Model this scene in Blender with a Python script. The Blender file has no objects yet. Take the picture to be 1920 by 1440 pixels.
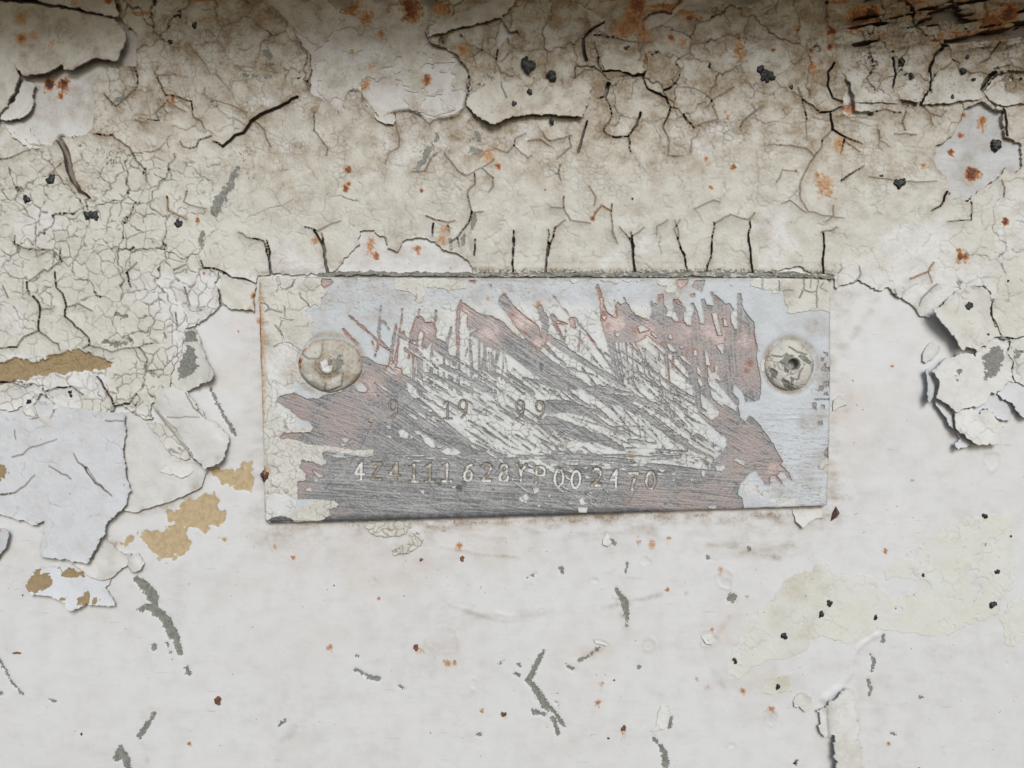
import bpy, math
import numpy as np

# ------------------------------------------------------------------ camera, sky, sun, exposure
# one photo pixel is a tenth of a millimetre on the panel; the panel is the plane y = 0, facing -y
PX = 1e-4
CAM_D = 0.1493
scene = bpy.context.scene
cam_data = bpy.data.cameras.new("camera")
cam_data.lens = 28.0
cam_data.sensor_width = 36.0
cam_data.clip_start = 0.002
cam_data.clip_end = 50.0
cam = bpy.data.objects.new("camera", cam_data)
cam.location = (0.0, -CAM_D, 0.0)
cam.rotation_euler = (math.radians(90), 0, 0)
scene.collection.objects.link(cam)
scene.camera = cam

SUN_EL, SUN_AZ = math.radians(28), math.radians(10)      # azimuth away from the panel's normal, to the right
world = bpy.data.worlds.new("World")
scene.world = world
world.use_nodes = True
wn = world.node_tree
bgn = wn.nodes["Background"]
sky = wn.nodes.new("ShaderNodeTexSky")
sky.sky_type = 'NISHITA'
sky.sun_disc = False
sky.sun_elevation = SUN_EL
sky.sun_rotation = math.pi - SUN_AZ
sky.air_density = 1.0
sky.dust_density = 1.0
sky.ozone_density = 2.0
hsv = wn.nodes.new("ShaderNodeHueSaturation")            # overcast: the cloud greys the blue
hsv.inputs["Saturation"].default_value = 1.0
wn.links.new(sky.outputs["Color"], hsv.inputs["Color"])
wn.links.new(hsv.outputs["Color"], bgn.inputs["Color"])
bgn.inputs["Strength"].default_value = 0.075

sd = bpy.data.lights.new("sun", 'SUN')
sd.energy = 1.5
sd.angle = math.radians(24)
sd.color = (1.0, 0.995, 0.985)
sun = bpy.data.objects.new("sun", sd)
sx, sy, sz = math.sin(SUN_AZ) * math.cos(SUN_EL), -math.cos(SUN_AZ) * math.cos(SUN_EL), math.sin(SUN_EL)
from mathutils import Vector
sun.rotation_euler = Vector((sx, sy, sz)).to_track_quat('Z', 'Y').to_euler()
sun.location = (0.1, -0.5, 0.5)
scene.collection.objects.link(sun)

scene.view_settings.view_transform = 'Standard'
scene.view_settings.look = 'None'
scene.view_settings.gamma = 1.0
scene.view_settings.exposure = 0.78
scene.cycles.max_bounces = 6
C = scene.collection

# ------------------------------------------------------------------ numeric helpers
rng = np.random.default_rng(7)
TAB = [np.random.default_rng(100 + i).random((256, 256)).astype(np.float32) for i in range(12)]

def P(ox, oy, k, pts):
    return [(ox + x / k, oy + y / k) for x, y in pts]

def vnoise(x, y, s=0):
    t = TAB[s % 12]
    xi = np.floor(x).astype(np.int64); yi = np.floor(y).astype(np.int64)
    fx = (x - xi).astype(np.float32); fy = (y - yi).astype(np.float32)
    fx = fx * fx * (3 - 2 * fx); fy = fy * fy * (3 - 2 * fy)
    o = s * 37
    x0 = (xi + o) & 255; x1 = (xi + o + 1) & 255; y0 = (yi + o) & 255; y1 = (yi + o + 1) & 255
    a = t[y0, x0] * (1 - fx) + t[y0, x1] * fx
    b = t[y1, x0] * (1 - fx) + t[y1, x1] * fx
    return (a * (1 - fy) + b * fy) * 2 - 1

def fbm(x, y, s=0, octv=4):
    r = 0; a = 0.5
    for i in range(octv):
        r = r + a * vnoise(x, y, s + i)
        x = x * 2.03 + 11.3; y = y * 2.03 + 5.7; a *= 0.55
    return r

def sstep(a, b, x):
    t = np.clip((x - a) / (b - a), 0, 1)
    return t * t * (3 - 2 * t)

class Grid:
    def __init__(s, x0, y0, x1, y1, step):
        s.x0, s.y0, s.step = x0, y0, step
        s.W = int(math.ceil((x1 - x0) / step)) + 1
        s.H = int(math.ceil((y1 - y0) / step)) + 1
        s.xs = (x0 + np.arange(s.W) * step).astype(np.float32)
        s.ys = (y0 + np.arange(s.H) * step).astype(np.float32)
        s.X, s.Y = np.meshgrid(s.xs, s.ys)
    def win(s, xa, ya, xb, yb):
        i0 = max(0, int((xa - s.x0) / s.step)); i1 = min(s.W, int((xb - s.x0) / s.step) + 2)
        j0 = max(0, int((ya - s.y0) / s.step)); j1 = min(s.H, int((yb - s.y0) / s.step) + 2)
        return (slice(j0, j1), slice(i0, i1)) if i1 > i0 and j1 > j0 else None
    def full(s, v):
        return np.full((s.H, s.W), v, np.float32)

def seg_dist(x, y, a, b):
    dx, dy = b[0] - a[0], b[1] - a[1]
    l2 = dx * dx + dy * dy + 1e-9
    t = np.clip(((x - a[0]) * dx + (y - a[1]) * dy) / l2, 0, 1)
    return np.hypot(x - a[0] - t * dx, y - a[1] - t * dy), t

def sdf_poly(g, poly, m=14.0):
    """signed distance to a polygon, positive inside, clipped at m"""
    d = g.full(m)
    n = len(poly)
    inside = np.zeros((g.H, g.W), bool)
    for i in range(n):
        a, b = poly[i], poly[(i + 1) % n]
        w = g.win(min(a[0], b[0]) - m, min(a[1], b[1]) - m, max(a[0], b[0]) + m, max(a[1], b[1]) + m)
        if w:
            dd, _ = seg_dist(g.X[w], g.Y[w], a, b)
            d[w] = np.minimum(d[w], dd)
        if a[1] != b[1]:
            lo, hi = (a, b) if a[1] < b[1] else (b, a)
            rows = np.nonzero((g.ys >= lo[1]) & (g.ys < hi[1]))[0]
            if len(rows):
                xc = lo[0] + (g.ys[rows] - lo[1]) / (hi[1] - lo[1]) * (hi[0] - lo[0])
                inside[rows] ^= g.xs[None, :] < xc[:, None]
    return np.where(inside, d, -d)

def stroke(g, out, pts, w0, w1=None, m=10.0, wob=0.0, seed=0):
    """union a tapered polyline into out (positive inside)"""
    if w1 is None: w1 = w0
    L = [math.hypot(pts[i + 1][0] - pts[i][0], pts[i + 1][1] - pts[i][1]) for i in range(len(pts) - 1)]
    T = sum(L) + 1e-9; acc = 0
    for i in range(len(pts) - 1):
        a, b = pts[i], pts[i + 1]
        mm = m + max(w0, w1) / 2
        w = g.win(min(a[0], b[0]) - mm, min(a[1], b[1]) - mm, max(a[0], b[0]) + mm, max(a[1], b[1]) + mm)
        if w:
            d, t = seg_dist(g.X[w], g.Y[w], a, b)
            ww = w0 + (w1 - w0) * (acc + t * L[i]) / T
            v = ww / 2 - d
            if wob:
                v = v + wob * vnoise(g.X[w] / 5, g.Y[w] / 5, seed)
            out[w] = np.maximum(out[w], v)
        acc += L[i]

def jag(pts, n=6, amp=2.0, seed=1):
    """a traced crack made crooked"""
    r = np.random.default_rng(seed); o = []
    for i in range(len(pts) - 1):
        a, b = pts[i], pts[i + 1]
        L = math.hypot(b[0] - a[0], b[1] - a[1]); k = max(1, int(L / n))
        for q in range(k):
            t = q / k; e = 0 if (i == 0 and q == 0) else amp
            o.append((a[0] + (b[0] - a[0]) * t + r.normal(0, e * .5), a[1] + (b[1] - a[1]) * t + r.normal(0, e * .5)))
    o.append(pts[-1])
    return o

def voronoi(X, Y, cell, seed, jit=0.85):
    r = np.random.default_rng(seed)
    N = 128
    jx = r.random((N, N)).astype(np.float32); jy = r.random((N, N)).astype(np.float32)
    x = X / cell; y = Y / cell
    xi = np.floor(x).astype(np.int32); yi = np.floor(y).astype(np.int32)
    best = np.full(X.shape, 9.0, np.float32); bx = np.zeros_like(best); by = np.zeros_like(best)
    bi = np.zeros(X.shape, np.int32)
    def pt(dx, dy):
        cx = xi + dx; cy = yi + dy
        return (cx + .5 + jit * (jx[cy % N, cx % N] - .5), cy + .5 + jit * (jy[cy % N, cx % N] - .5), (cy % N) * N + cx % N)
    for dy in (-1, 0, 1):
        for dx in (-1, 0, 1):
            px, py, ids = pt(dx, dy)
            d = (px - x) ** 2 + (py - y) ** 2
            k = d < best
            best[k] = d[k]; bx[k] = px[k]; by[k] = py[k]; bi[k] = ids[k]
    ed = np.full(X.shape, 9.0, np.float32)
    for dy in (-1, 0, 1):
        for dx in (-1, 0, 1):
            px, py, ids = pt(dx, dy)
            vx = px - bx; vy = py - by
            l = np.sqrt(vx * vx + vy * vy)
            ok = ids != bi
            e = ((bx + px) * .5 - x) * vx + ((by + py) * .5 - y) * vy
            e = np.where(ok, e / np.maximum(l, 1e-5), 9)
            ed = np.minimum(ed, e)
    return ed * cell, bi

def blob(g, out, x, y, r, v=1.0, hard=0.0):
    """soft round stain, max-blended"""
    w = g.win(x - r * 1.1, y - r * 1.1, x + r * 1.1, y + r * 1.1)
    if w:
        d = np.hypot(g.X[w] - x, g.Y[w] - y) / r
        out[w] = np.maximum(out[w], v * (1 - sstep(hard, 1.0, d)))

def stain(g, out, x, y, r, v=1.0):
    """ragged stain, running a little downwards"""
    w = g.win(x - r * 1.5, y - r * 1.5, x + r * 1.5, y + r * 1.9)
    if w:
        dx = g.X[w] - x; dy = g.Y[w] - y
        dy = np.where(dy > 0, dy / 1.3, dy)
        s = int(x * 3 + y) % 12; q = max(r, 5)
        d = np.hypot(dx, dy) / r * (1 + .75 * fbm(g.X[w] / (q * .9), g.Y[w] / (q * .9), s, 3)) + .22 * vnoise(g.X[w] / 3, g.Y[w] / 3, s)
        out[w] = np.maximum(out[w], v * (1 - sstep(0.05, 1.0, d)))

def smear(g, out, pts, r, v=1.0):
    """soft line stain"""
    for i in range(len(pts) - 1):
        a, b = pts[i], pts[i + 1]
        w = g.win(min(a[0], b[0]) - r, min(a[1], b[1]) - r, max(a[0], b[0]) + r, max(a[1], b[1]) + r)
        if w:
            d, _ = seg_dist(g.X[w], g.Y[w], a, b)
            out[w] = np.maximum(out[w], v * (1 - sstep(0, 1, d / r)))

def enc(s):
    return np.clip(0.5 + s / 24.0, 0, 1)

def bilin(g, A, x, y):
    fx = np.clip((x - g.x0) / g.step, 0, g.W - 1.001); fy = np.clip((y - g.y0) / g.step, 0, g.H - 1.001)
    i = fx.astype(int); j = fy.astype(int); u = fx - i; v = fy - j
    return A[j, i] * (1 - u) * (1 - v) + A[j, i + 1] * u * (1 - v) + A[j + 1, i] * (1 - u) * v + A[j + 1, i + 1] * u * v

# ------------------------------------------------------------------ mesh building
def make_mesh(name, verts, quads, attrs, flat_from=None):
    me = bpy.data.meshes.new(name)
    nv, nq = len(verts), len(quads)
    me.vertices.add(nv)
    me.vertices.foreach_set("co", np.ascontiguousarray(verts, np.float32).ravel())
    me.loops.add(nq * 4)
    me.loops.foreach_set("vertex_index", np.ascontiguousarray(quads, np.int32).ravel())
    me.polygons.add(nq)
    me.polygons.foreach_set("loop_start", np.arange(0, nq * 4, 4, dtype=np.int32))
    sm = np.ones(nq, bool)
    if flat_from is not None: sm[flat_from:] = False
    me.polygons.foreach_set("use_smooth", sm)
    for k, v in attrs.items():
        a = me.attributes.new(k, 'FLOAT_COLOR', 'POINT')
        a.data.foreach_set("color", np.ascontiguousarray(v, np.float32).ravel())
    me.update(calc_edges=True)
    me.validate()
    return me

def surf(name, g, f, h, attrs, mat, parent=None, quadmask=None, bottom=None, thick=None, hs=0.0, dx=None, dy=None, sl=None):
    """cut the height field h (photo pixels towards the viewer) to f > 0 as a mesh with real walls.
    bottom: walls run down to this height (open back).  thick: closed sheet of that thickness."""
    if sl is None: sl = (slice(0, g.H), slice(0, g.W))
    f = f[sl]; h = h[sl]; X = g.X[sl].astype(np.float64); Y = g.Y[sl].astype(np.float64)
    H, W = f.shape
    ins = f > 0
    q = ins[:-1, :-1] | ins[1:, :-1] | ins[:-1, 1:] | ins[1:, 1:]
    if quadmask is not None: q &= quadmask[sl][:-1, :-1]
    J, I = np.nonzero(q)
    if len(J) < 4: return None
    idx = np.arange(H * W).reshape(H, W)
    quads = np.stack([idx[J, I], idx[J + 1, I], idx[J + 1, I + 1], idx[J, I + 1]], 1)
    gy, gx = np.gradient(f, g.step)
    g2 = np.maximum(gx * gx + gy * gy, 0.05)
    out = ~ins
    k = np.where(out, -f / g2, 0)
    mv = np.hypot(k * gx, k * gy)
    lim = np.where(mv > g.step * 1.0, g.step * 1.0 / np.maximum(mv, 1e-6), 1)
    X = X + k * gx * lim; Y = Y + k * gy * lim
    if dx is not None: X = X + dx[sl]
    if dy is not None: Y = Y + dy[sl]
    used = np.unique(quads)
    remap = np.full(H * W, -1, np.int64); remap[used] = np.arange(len(used))
    tq = remap[quads]
    vx = X.ravel()[used]; vy = Y.ravel()[used]; vh = h.ravel()[used].astype(np.float64)
    vo = out.ravel()[used]
    at = {n: np.stack([c[sl].ravel()[used] if isinstance(c, np.ndarray) else np.full(len(used), c) for c in v], 1) for n, v in attrs.items()}
    # boundary edges
    e = np.concatenate([tq[:, [0, 1]], tq[:, [1, 2]], tq[:, [2, 3]], tq[:, [3, 0]]])
    key = np.minimum(e[:, 0], e[:, 1]) * len(used) + np.maximum(e[:, 0], e[:, 1])
    u, first, cnt = np.unique(key, return_index=True, return_counts=True)
    be = e[first[cnt == 1]]
    n = len(used)
    sets = [(vx, vy, vh)]; qs = [tq]; flat = len(tq)
    if thick is not None:
        sets.append((vx, vy, vh - thick))
        qs.append(tq[:, ::-1] + n)
        flat += len(tq)
        qs.append(np.stack([be[:, 1], be[:, 0], be[:, 0] + n, be[:, 1] + n], 1))
    elif bottom is not None:
        if quadmask is not None: be = be[vo[be[:, 0]] & vo[be[:, 1]]]
        if len(be):
            bu = np.unique(be); bm = np.full(n, -1, np.int64); bm[bu] = n + np.arange(len(bu))
            sets.append((vx[bu], vy[bu], np.full(len(bu), float(bottom))))
            qs.append(np.stack([be[:, 1], be[:, 0], bm[be[:, 0]], bm[be[:, 1]]], 1))
            for kk in at: at[kk] = np.concatenate([at[kk], at[kk][bu]])
    if thick is not None:
        for kk in at: at[kk] = np.concatenate([at[kk], at[kk]])
    vx = np.concatenate([s[0] for s in sets]); vy = np.concatenate([s[1] for s in sets]); vh = np.concatenate([s[2] for s in sets])
    sc = 1 - hs * PX / CAM_D
    co = np.stack([(vx - 960) * PX * sc, -vh * PX, (720 - vy) * PX * sc], 1)
    c0 = np.array([co[:, 0].mean(), 0.0, co[:, 2].mean()])
    me = make_mesh(name, co - c0, np.concatenate(qs), at, flat)
    me.materials.append(mat)
    o = bpy.data.objects.new(name, me)
    C.objects.link(o)
    if parent is not None:
        w, p = Vector((0, 0, 0)), parent
        while p is not None:
            w += p.location; p = p.parent
        o.parent = parent
        o.location = Vector(c0) - w
    else:
        o.location = c0
    return o

def tag(o, label=None, cat=None, group=None, kind=None):
    if label: o['label'] = label
    if cat: o['category'] = cat
    if group: o['group'] = group
    if kind: o['kind'] = kind
    return o

# ------------------------------------------------------------------ materials
class NT:
    def __init__(s, name):
        s.m = bpy.data.materials.new(name); s.m.use_nodes = True
        s.t = s.m.node_tree; s.b = s.t.nodes["Principled BSDF"]
        s.pos = s.t.nodes.new("ShaderNodeNewGeometry").outputs["Position"]
    def link(s, v, sock):
        if hasattr(v, "is_linked"): s.t.links.new(v, sock)
        elif isinstance(v, tuple): sock.default_value = (*v, 1.0) if len(v) == 3 else v
        else: sock.default_value = v
    def math(s, op, a, b=0.0, c=0.0, clamp=False):
        n = s.t.nodes.new("ShaderNodeMath"); n.operation = op; n.use_clamp = clamp
        s.link(a, n.inputs[0]); s.link(b, n.inputs[1]); s.link(c, n.inputs[2])
        return n.outputs[0]
    def noise(s, px, detail=3.0, rough=0.55, stretch=None, off=0.0):
        """noise whose features are px photo pixels wide"""
        n = s.t.nodes.new("ShaderNodeTexNoise")
        n.inputs["Scale"].default_value = 1.0
        n.inputs["Detail"].default_value = detail; n.inputs["Roughness"].default_value = rough
        mp = s.t.nodes.new("ShaderNodeMapping")
        k = 1.0 / (px * PX)
        st = stretch or (1, 1)
        mp.inputs["Scale"].default_value = (k / st[0], k, k / st[1])
        mp.inputs["Location"].default_value = (off, off * .7, off * 1.3)
        s.t.links.new(s.pos, mp.inputs["Vector"]); s.t.links.new(mp.outputs[0], n.inputs["Vector"])
        return n.outputs["Fac"]
    def attr(s, name):
        a = s.t.nodes.new("ShaderNodeAttribute"); a.attribute_name = name
        sp = s.t.nodes.new("ShaderNodeSeparateColor"); s.t.links.new(a.outputs["Color"], sp.inputs[0])
        return sp.outputs[0], sp.outputs[1], sp.outputs[2], a.outputs["Alpha"]
    def mix(s, f, a, b):
        n = s.t.nodes.new("ShaderNodeMix"); n.data_type = 'RGBA'
        s.link(f, n.inputs[0]); s.link(a, n.inputs[6]); s.link(b, n.inputs[7])
        return n.outputs[2]
    def ramp(s, v, a, b):
        n = s.t.nodes.new("ShaderNodeMapRange"); n.interpolation_type = 'SMOOTHSTEP'
        s.link(v, n.inputs[0]); n.inputs[1].default_value = a; n.inputs[2].default_value = b
        return n.outputs[0]
    def bump(s, h, strength, dist_px):
        n = s.t.nodes.new("ShaderNodeBump"); n.inputs["Strength"].default_value = strength
        n.inputs["Distance"].default_value = dist_px * PX
        s.t.links.new(h, n.inputs["Height"])
        s.t.links.new(n.outputs[0], s.b.inputs["Normal"])
    def done(s, col, rough=0.6, spec=0.35):
        s.link(col, s.b.inputs["Base Color"]); s.link(rough, s.b.inputs["Roughness"])
        s.b.inputs["Specular IOR Level"].default_value = spec
        return s.m

DIRT = (0.225, 0.165, 0.098)
def paint_mat(name, base, alt, grain=0.10, rough=0.62, bump=0.25, scuff=(0.215, 0.22, 0.195), tan=(0.27, 0.20, 0.105), streak=None):
    """old paint.  mA = dirt, rust, crack grime with gap shade, scuff distance   mB = second colour, mould specks, pink stain, tan distance"""
    t = NT(name)
    dirt, rust, crack, sc = t.attr("mA"); alt_f, mould, pink, tn = t.attr("mB")
    n3, n9, n30, n120 = t.noise(3.2, 2), t.noise(9, 3), t.noise(32, 4), t.noise(130, 3)
    nf = t.noise(5, 4, 0.7, off=3.1)
    col = t.mix(alt_f, base, alt)
    dark = tuple(c * k for c, k in zip(base, (0.80, 0.785, 0.76)))
    col = t.mix(t.math('MULTIPLY', t.ramp(n30, 0.42, 0.72), grain * 3.2), col, dark)
    col = t.mix(t.math('MULTIPLY', t.ramp(n120, 0.45, 0.7), grain * 2.0), col, (base[0] * .86, base[1] * .83, base[2] * .80))
    col = t.mix(t.math('MULTIPLY', t.ramp(n3, 0.55, 0.75), grain * 1.6), col, dark)
    if streak:
        ns = t.noise(5, 4, 0.6, stretch=streak, off=7.7)
        col = t.mix(t.math('MULTIPLY', t.ramp(ns, 0.5, 0.72), grain * 2.2), col, dark)
    if streak:
        nl = t.noise(4.5, 2, 0.5, stretch=(11, 1), off=33.0)
        col = t.mix(t.math('MULTIPLY', t.ramp(nl, 0.69, 0.76), 0.30), col, (0.26, 0.22, 0.18))
        nw = t.noise(70, 5, 0.65, stretch=(2.2, 1), off=12.0)
        col = t.mix(t.math('MULTIPLY', t.ramp(nw, 0.54, 0.74), 0.22), col, (0.46, 0.40, 0.35))
    col = t.mix(t.math('MULTIPLY', pink, 0.8), col, (0.47, 0.385, 0.32))
    # rare pin-prick specks over the whole surface
    col = t.mix(t.math('MULTIPLY', t.ramp(t.noise(7, 1, off=21.0), 0.775, 0.80), 0.7), col, (0.20, 0.15, 0.10))
    # dirt film: patchy
    d = t.math('MULTIPLY', dirt, t.math('ADD', t.math('MULTIPLY', t.ramp(n30, 0.30, 0.70), 0.65), t.math('ADD', 0.22, t.math('MULTIPLY', t.ramp(nf, 0.4, 0.7), 0.45))), clamp=True)
    col = t.mix(d, col, DIRT)
    # mould: fine dark specks
    th = t.math('SUBTRACT', 0.80, t.math('MULTIPLY', mould, 0.38))
    mf = t.math('MULTIPLY', t.math('SUBTRACT', nf, th), 9.0, clamp=True)
    mf = t.math('MULTIPLY', mf, t.math('MULTIPLY', mould, 2.2, clamp=True), clamp=True)
    col = t.mix(t.math('MULTIPLY', mf, 0.82), col, (0.085, 0.075, 0.055))
    # scraped to the grey primer, scraped to the tan filler
    e = t.math('ADD', sc, t.math('MULTIPLY', t.math('SUBTRACT', n9, 0.5), 0.55))
    e = t.math('ADD', e, t.math('MULTIPLY', t.math('SUBTRACT', n3, 0.5), 0.40))
    grey = t.mix(t.ramp(nf, 0.35, 0.7), scuff, tuple(c * 0.58 for c in scuff))
    col = t.mix(t.ramp(e, 0.49, 0.53), col, grey)
    e2 = t.math('ADD', tn, t.math('MULTIPLY', t.math('SUBTRACT', n9, 0.5), 0.40))
    e2 = t.math('ADD', e2, t.math('MULTIPLY', t.math('SUBTRACT', n3, 0.5), 0.20))
    tanc = t.mix(t.ramp(n9, 0.4, 0.65), tan, tuple(c * 0.82 for c in tan))
    col = t.mix(t.ramp(e2, 0.485, 0.52), col, tanc)
    # rust
    r = t.math('ADD', rust, t.math('MULTIPLY', t.math('SUBTRACT', nf, 0.5), t.math('MULTIPLY', t.math('MULTIPLY', rust, 3.0, clamp=True), 0.9)))
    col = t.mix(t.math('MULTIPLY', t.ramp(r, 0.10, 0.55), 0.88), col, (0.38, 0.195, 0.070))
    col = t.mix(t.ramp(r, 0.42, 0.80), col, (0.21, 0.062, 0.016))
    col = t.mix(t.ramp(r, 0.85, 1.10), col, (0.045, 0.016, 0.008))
    # crack grime, and the shade painted into gap floors
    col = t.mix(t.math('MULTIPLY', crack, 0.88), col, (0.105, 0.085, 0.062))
    hh = t.math('ADD', t.math('MULTIPLY', n3, 0.5), t.math('ADD', t.math('MULTIPLY', n9, 0.8), t.math('MULTIPLY', n30, 1.2)))
    t.bump(hh, bump, 4.0)
    return t.done(col, rough)

MAT_BASE = paint_mat("base_paint", (0.560, 0.566, 0.566), (0.60, 0.55, 0.46), grain=0.080, rough=0.5, bump=0.07, tan=(0.43, 0.335, 0.20), streak=(6, 1))
MAT_COAT = paint_mat("old_cream_paint", (0.520, 0.515, 0.468), (0.575, 0.577, 0.560), grain=0.14, bump=0.24)
MAT_BLUE = paint_mat("blue_white_paint", (0.515, 0.530, 0.550), (0.575, 0.565, 0.52), grain=0.09, bump=0.14, tan=(0.26, 0.19, 0.10))
MAT_GREY = paint_mat("grey_white_paint", (0.515, 0.517, 0.500), (0.575, 0.575, 0.550), grain=0.10, bump=0.14)
MAT_PLATEPAINT = paint_mat("plate_white_paint", (0.470, 0.502, 0.525), (0.580, 0.588, 0.565), grain=0.12, bump=0.15)

def simple_mat(name, c1, c2, px=6, rough=0.5, bump=0.3, metal=0.0):
    t = NT(name)
    col = t.mix(t.ramp(t.noise(px, 4, 0.65), 0.38, 0.64), c1, c2)
    t.bump(t.noise(px * 0.8, 3), bump, 3.0)
    t.b.inputs["Metallic"].default_value = metal
    return t.done(col, rough)

MAT_TAR = simple_mat("black_tar", (0.010, 0.011, 0.012), (0.035, 0.037, 0.038), 6, 0.42, 0.8)
MAT_PRIMER = paint_mat("blue_grey_primer", (0.420, 0.440, 0.460), (0.48, 0.48, 0.47), grain=0.24, bump=0.2, streak=(9, 1))
MAT_SHARD = simple_mat("dark_brown_resin", (0.045, 0.022, 0.018), (0.10, 0.05, 0.04), 9, 0.28, 0.2)
MAT_RUSTPIT = simple_mat("rust_scab", (0.20, 0.085, 0.042), (0.095, 0.045, 0.028), 7, 0.8, 0.9)
MAT_LEDGE = simple_mat("dirty_frame_paint", (0.40, 0.36, 0.29), (0.24, 0.19, 0.13), 30, 0.8, 0.5)

def plate_metal():
    """worn plate.  pA = pink primer, brushed streak, red edge, grime   """
    t = NT("brushed_plate_metal")
    pk, st, red, gr = t.attr("pA")
    n4, n14, n60 = t.noise(4, 3), t.noise(14, 4, 0.65), t.noise(60, 3)
    met = t.mix(st, (0.118, 0.121, 0.126), (0.330, 0.332, 0.332))
    met = t.mix(t.math('MULTIPLY', t.ramp(n14, 0.45, 0.75), 0.4), met, (0.20, 0.185, 0.165))
    pinkc = t.mix(t.ramp(t.math('ADD', pk, t.math('ADD', t.math('MULTIPLY', t.math('SUBTRACT', n60, 0.5), 1.0), t.math('MULTIPLY', t.math('SUBTRACT', n14, 0.5), 0.9))), 0.80, 1.10), (0.275, 0.232, 0.220), (0.44, 0.355, 0.335))
    pinkc = t.mix(t.math('MULTIPLY', st, 0.30), pinkc, (0.36, 0.315, 0.30))
    pf = t.math('ADD', pk, t.math('MULTIPLY', t.math('SUBTRACT', n14, 0.5), 0.7))
    pf = t.math('SUBTRACT', pf, t.math('MULTIPLY', t.math('SUBTRACT', 0.55, st), 0.55))
    col = t.mix(t.ramp(pf, 0.25, 0.85), met, pinkc)
    col = t.mix(t.math('MULTIPLY', t.ramp(t.math('ADD', red, t.math('MULTIPLY', t.math('SUBTRACT', n14, 0.5), 0.9)), 0.30, 0.9), 0.85), col, (0.215, 0.088, 0.062))
    col = t.mix(t.math('MULTIPLY', t.ramp(n4, 0.62, 0.78), 0.45), col, (0.10, 0.10, 0.10))
    col = t.mix(t.ramp(t.math('ADD', gr, t.math('MULTIPLY', t.math('SUBTRACT', n14, 0.5), t.math('MULTIPLY', gr, 1.4))), 0.15, 0.9), col, (0.075, 0.078, 0.085))
    t.bump(t.math('ADD', n4, st), 0.25, 2.0)
    t.b.inputs["Metallic"].default_value = 0.12
    return t.done(col, 0.52, 0.4)
MAT_PLATE = plate_metal()

# ================================================================== traced shapes, in photo pixels
Z1 = lambda p: P(0, 0, 3, p)
Z2 = lambda p: P(640, 0, 3, p)
Z3 = lambda p: P(1280, 0, 3, p)
Z4 = lambda p: P(0, 480, 3, p)
Z5 = lambda p: P(1280, 480, 3, p)
BL = lambda p: P(0, 960, 3, p)
BM = lambda p: P(640, 960, 3, p)
BR = lambda p: P(1280, 960, 3, p)

COAT = [(-290,-120),(2200,-120),(2200,625),(1920,632),(1887,637),(1873,635),(1865,613),(1853,593),(1857,567),(1853,547),(1840,536),(1813,537),(1785,556),(1755,574),
 (1740,597),(1723,594),(1713,575),(1693,563),(1677,555),(1662,540),(1653,548),(1633,540),(1610,527),(1600,528),(1565,540),(1560,520),(1556,514),
 (1512,511),(1503,503),(1490,499),(1470,502),(1455,511),(1408,513),(1330,511),(1262,513),(1190,512),(1100,514),(1023,512),(962,513),(888,512),
 (880,490),(853,473),(835,470),(813,452),(783,447),(760,452),(745,472),(730,465),(720,447),(703,433),(682,432),(675,437),(673,460),(653,480),(640,495),(632,510),
 (615,514),(510,515),(484,517),(483,530),(460,525),(433,520),(413,510),(405,535),(413,545),(415,563),(418,573),(400,590),(383,603),(367,613),(353,617),(347,630),
 (343,660),(333,680),(323,707),(320,727),(307,733),(298,743),(297,755),(288,755),(283,770),(288,783),(277,787),(248,770),(240,763),(233,758),(218,760),(213,773),
 (203,787),(203,807),(197,810),(190,820),(187,827),(185,843),(173,840),(163,843),(147,848),(153,827),(143,812),(133,802),(128,795),(110,802),(93,800),(80,783),
 (103,770),(107,757),(93,743),(80,737),(68,757),(75,780),(60,785),(48,770),(45,762),(25,772),(7,767),(-290,765)]
HOLE_TL = [(-290,-120),(210,-120),(228,0),(235,45),(258,65),(262,90),(258,130),(215,127),(190,140),(178,165),(183,195),(180,215),(178,245),(165,256),(135,258),
 (112,262),(100,275),(60,270),(30,250),(15,240),(-290,240)]
HOLE_TM = [(480,-120),(480,-10),(517,20),(547,50),(563,80),(583,105),(585,145),(580,172),(592,182),(625,200),(640,215),(655,170),(672,165),(700,205),(715,225),(735,212),
 (765,210),(800,225),(830,228),(860,213),(875,195),(880,140),(862,112),(850,100),(810,85),(800,70),(815,0),(815,-120)]
HOLE_TR = Z3([(1565,625),(1660,580),(1780,640),(1800,770),(1890,820),(1900,930),(1860,990),(1800,940),(1790,980),(1740,1030),(1650,1080),(1590,1140),(1530,1110),(1480,1090),
 (1480,1000),(1420,950),(1400,900),(1420,830),(1500,770),(1555,690)])
HOLE_TC = P(1120,0,4.8,[(420,300),(410,210),(440,150),(560,120),(650,130),(720,60),(780,-60),(960,-200),(980,-300),(1600,-300),(1560,0),(1440,30),(1400,90),(1240,80),(1200,70),(1100,60),(960,120),(760,110),(640,200)])
HOLE_SLOT = [Z3([(900,450),(930,480),(945,560),(955,640),(1050,640),(1060,655),(920,660),(890,650),(885,560),(905,520)]),
             Z3([(1205,575),(1320,575),(1300,610),(1215,610)]),
             P(1520,0,4.8,[(1500,830),(1640,700),(1760,650),(1920,660),(2100,680),(2100,700),(1900,690),(1760,690),(1660,740),(1560,830),(1520,860)])]
HOLE_CURL = Z2([(880,290),(870,240),(895,130),(905,120),(950,190),(990,180),(1010,215),(930,220)])
TAN_BAND = Z4([(-80,625),(0,610),(90,570),(200,595),(300,565),(440,525),(500,545),(560,562),(640,605),(570,640),(500,650),(350,660),(200,680),(100,700),(0,725),(-80,735)])

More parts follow.
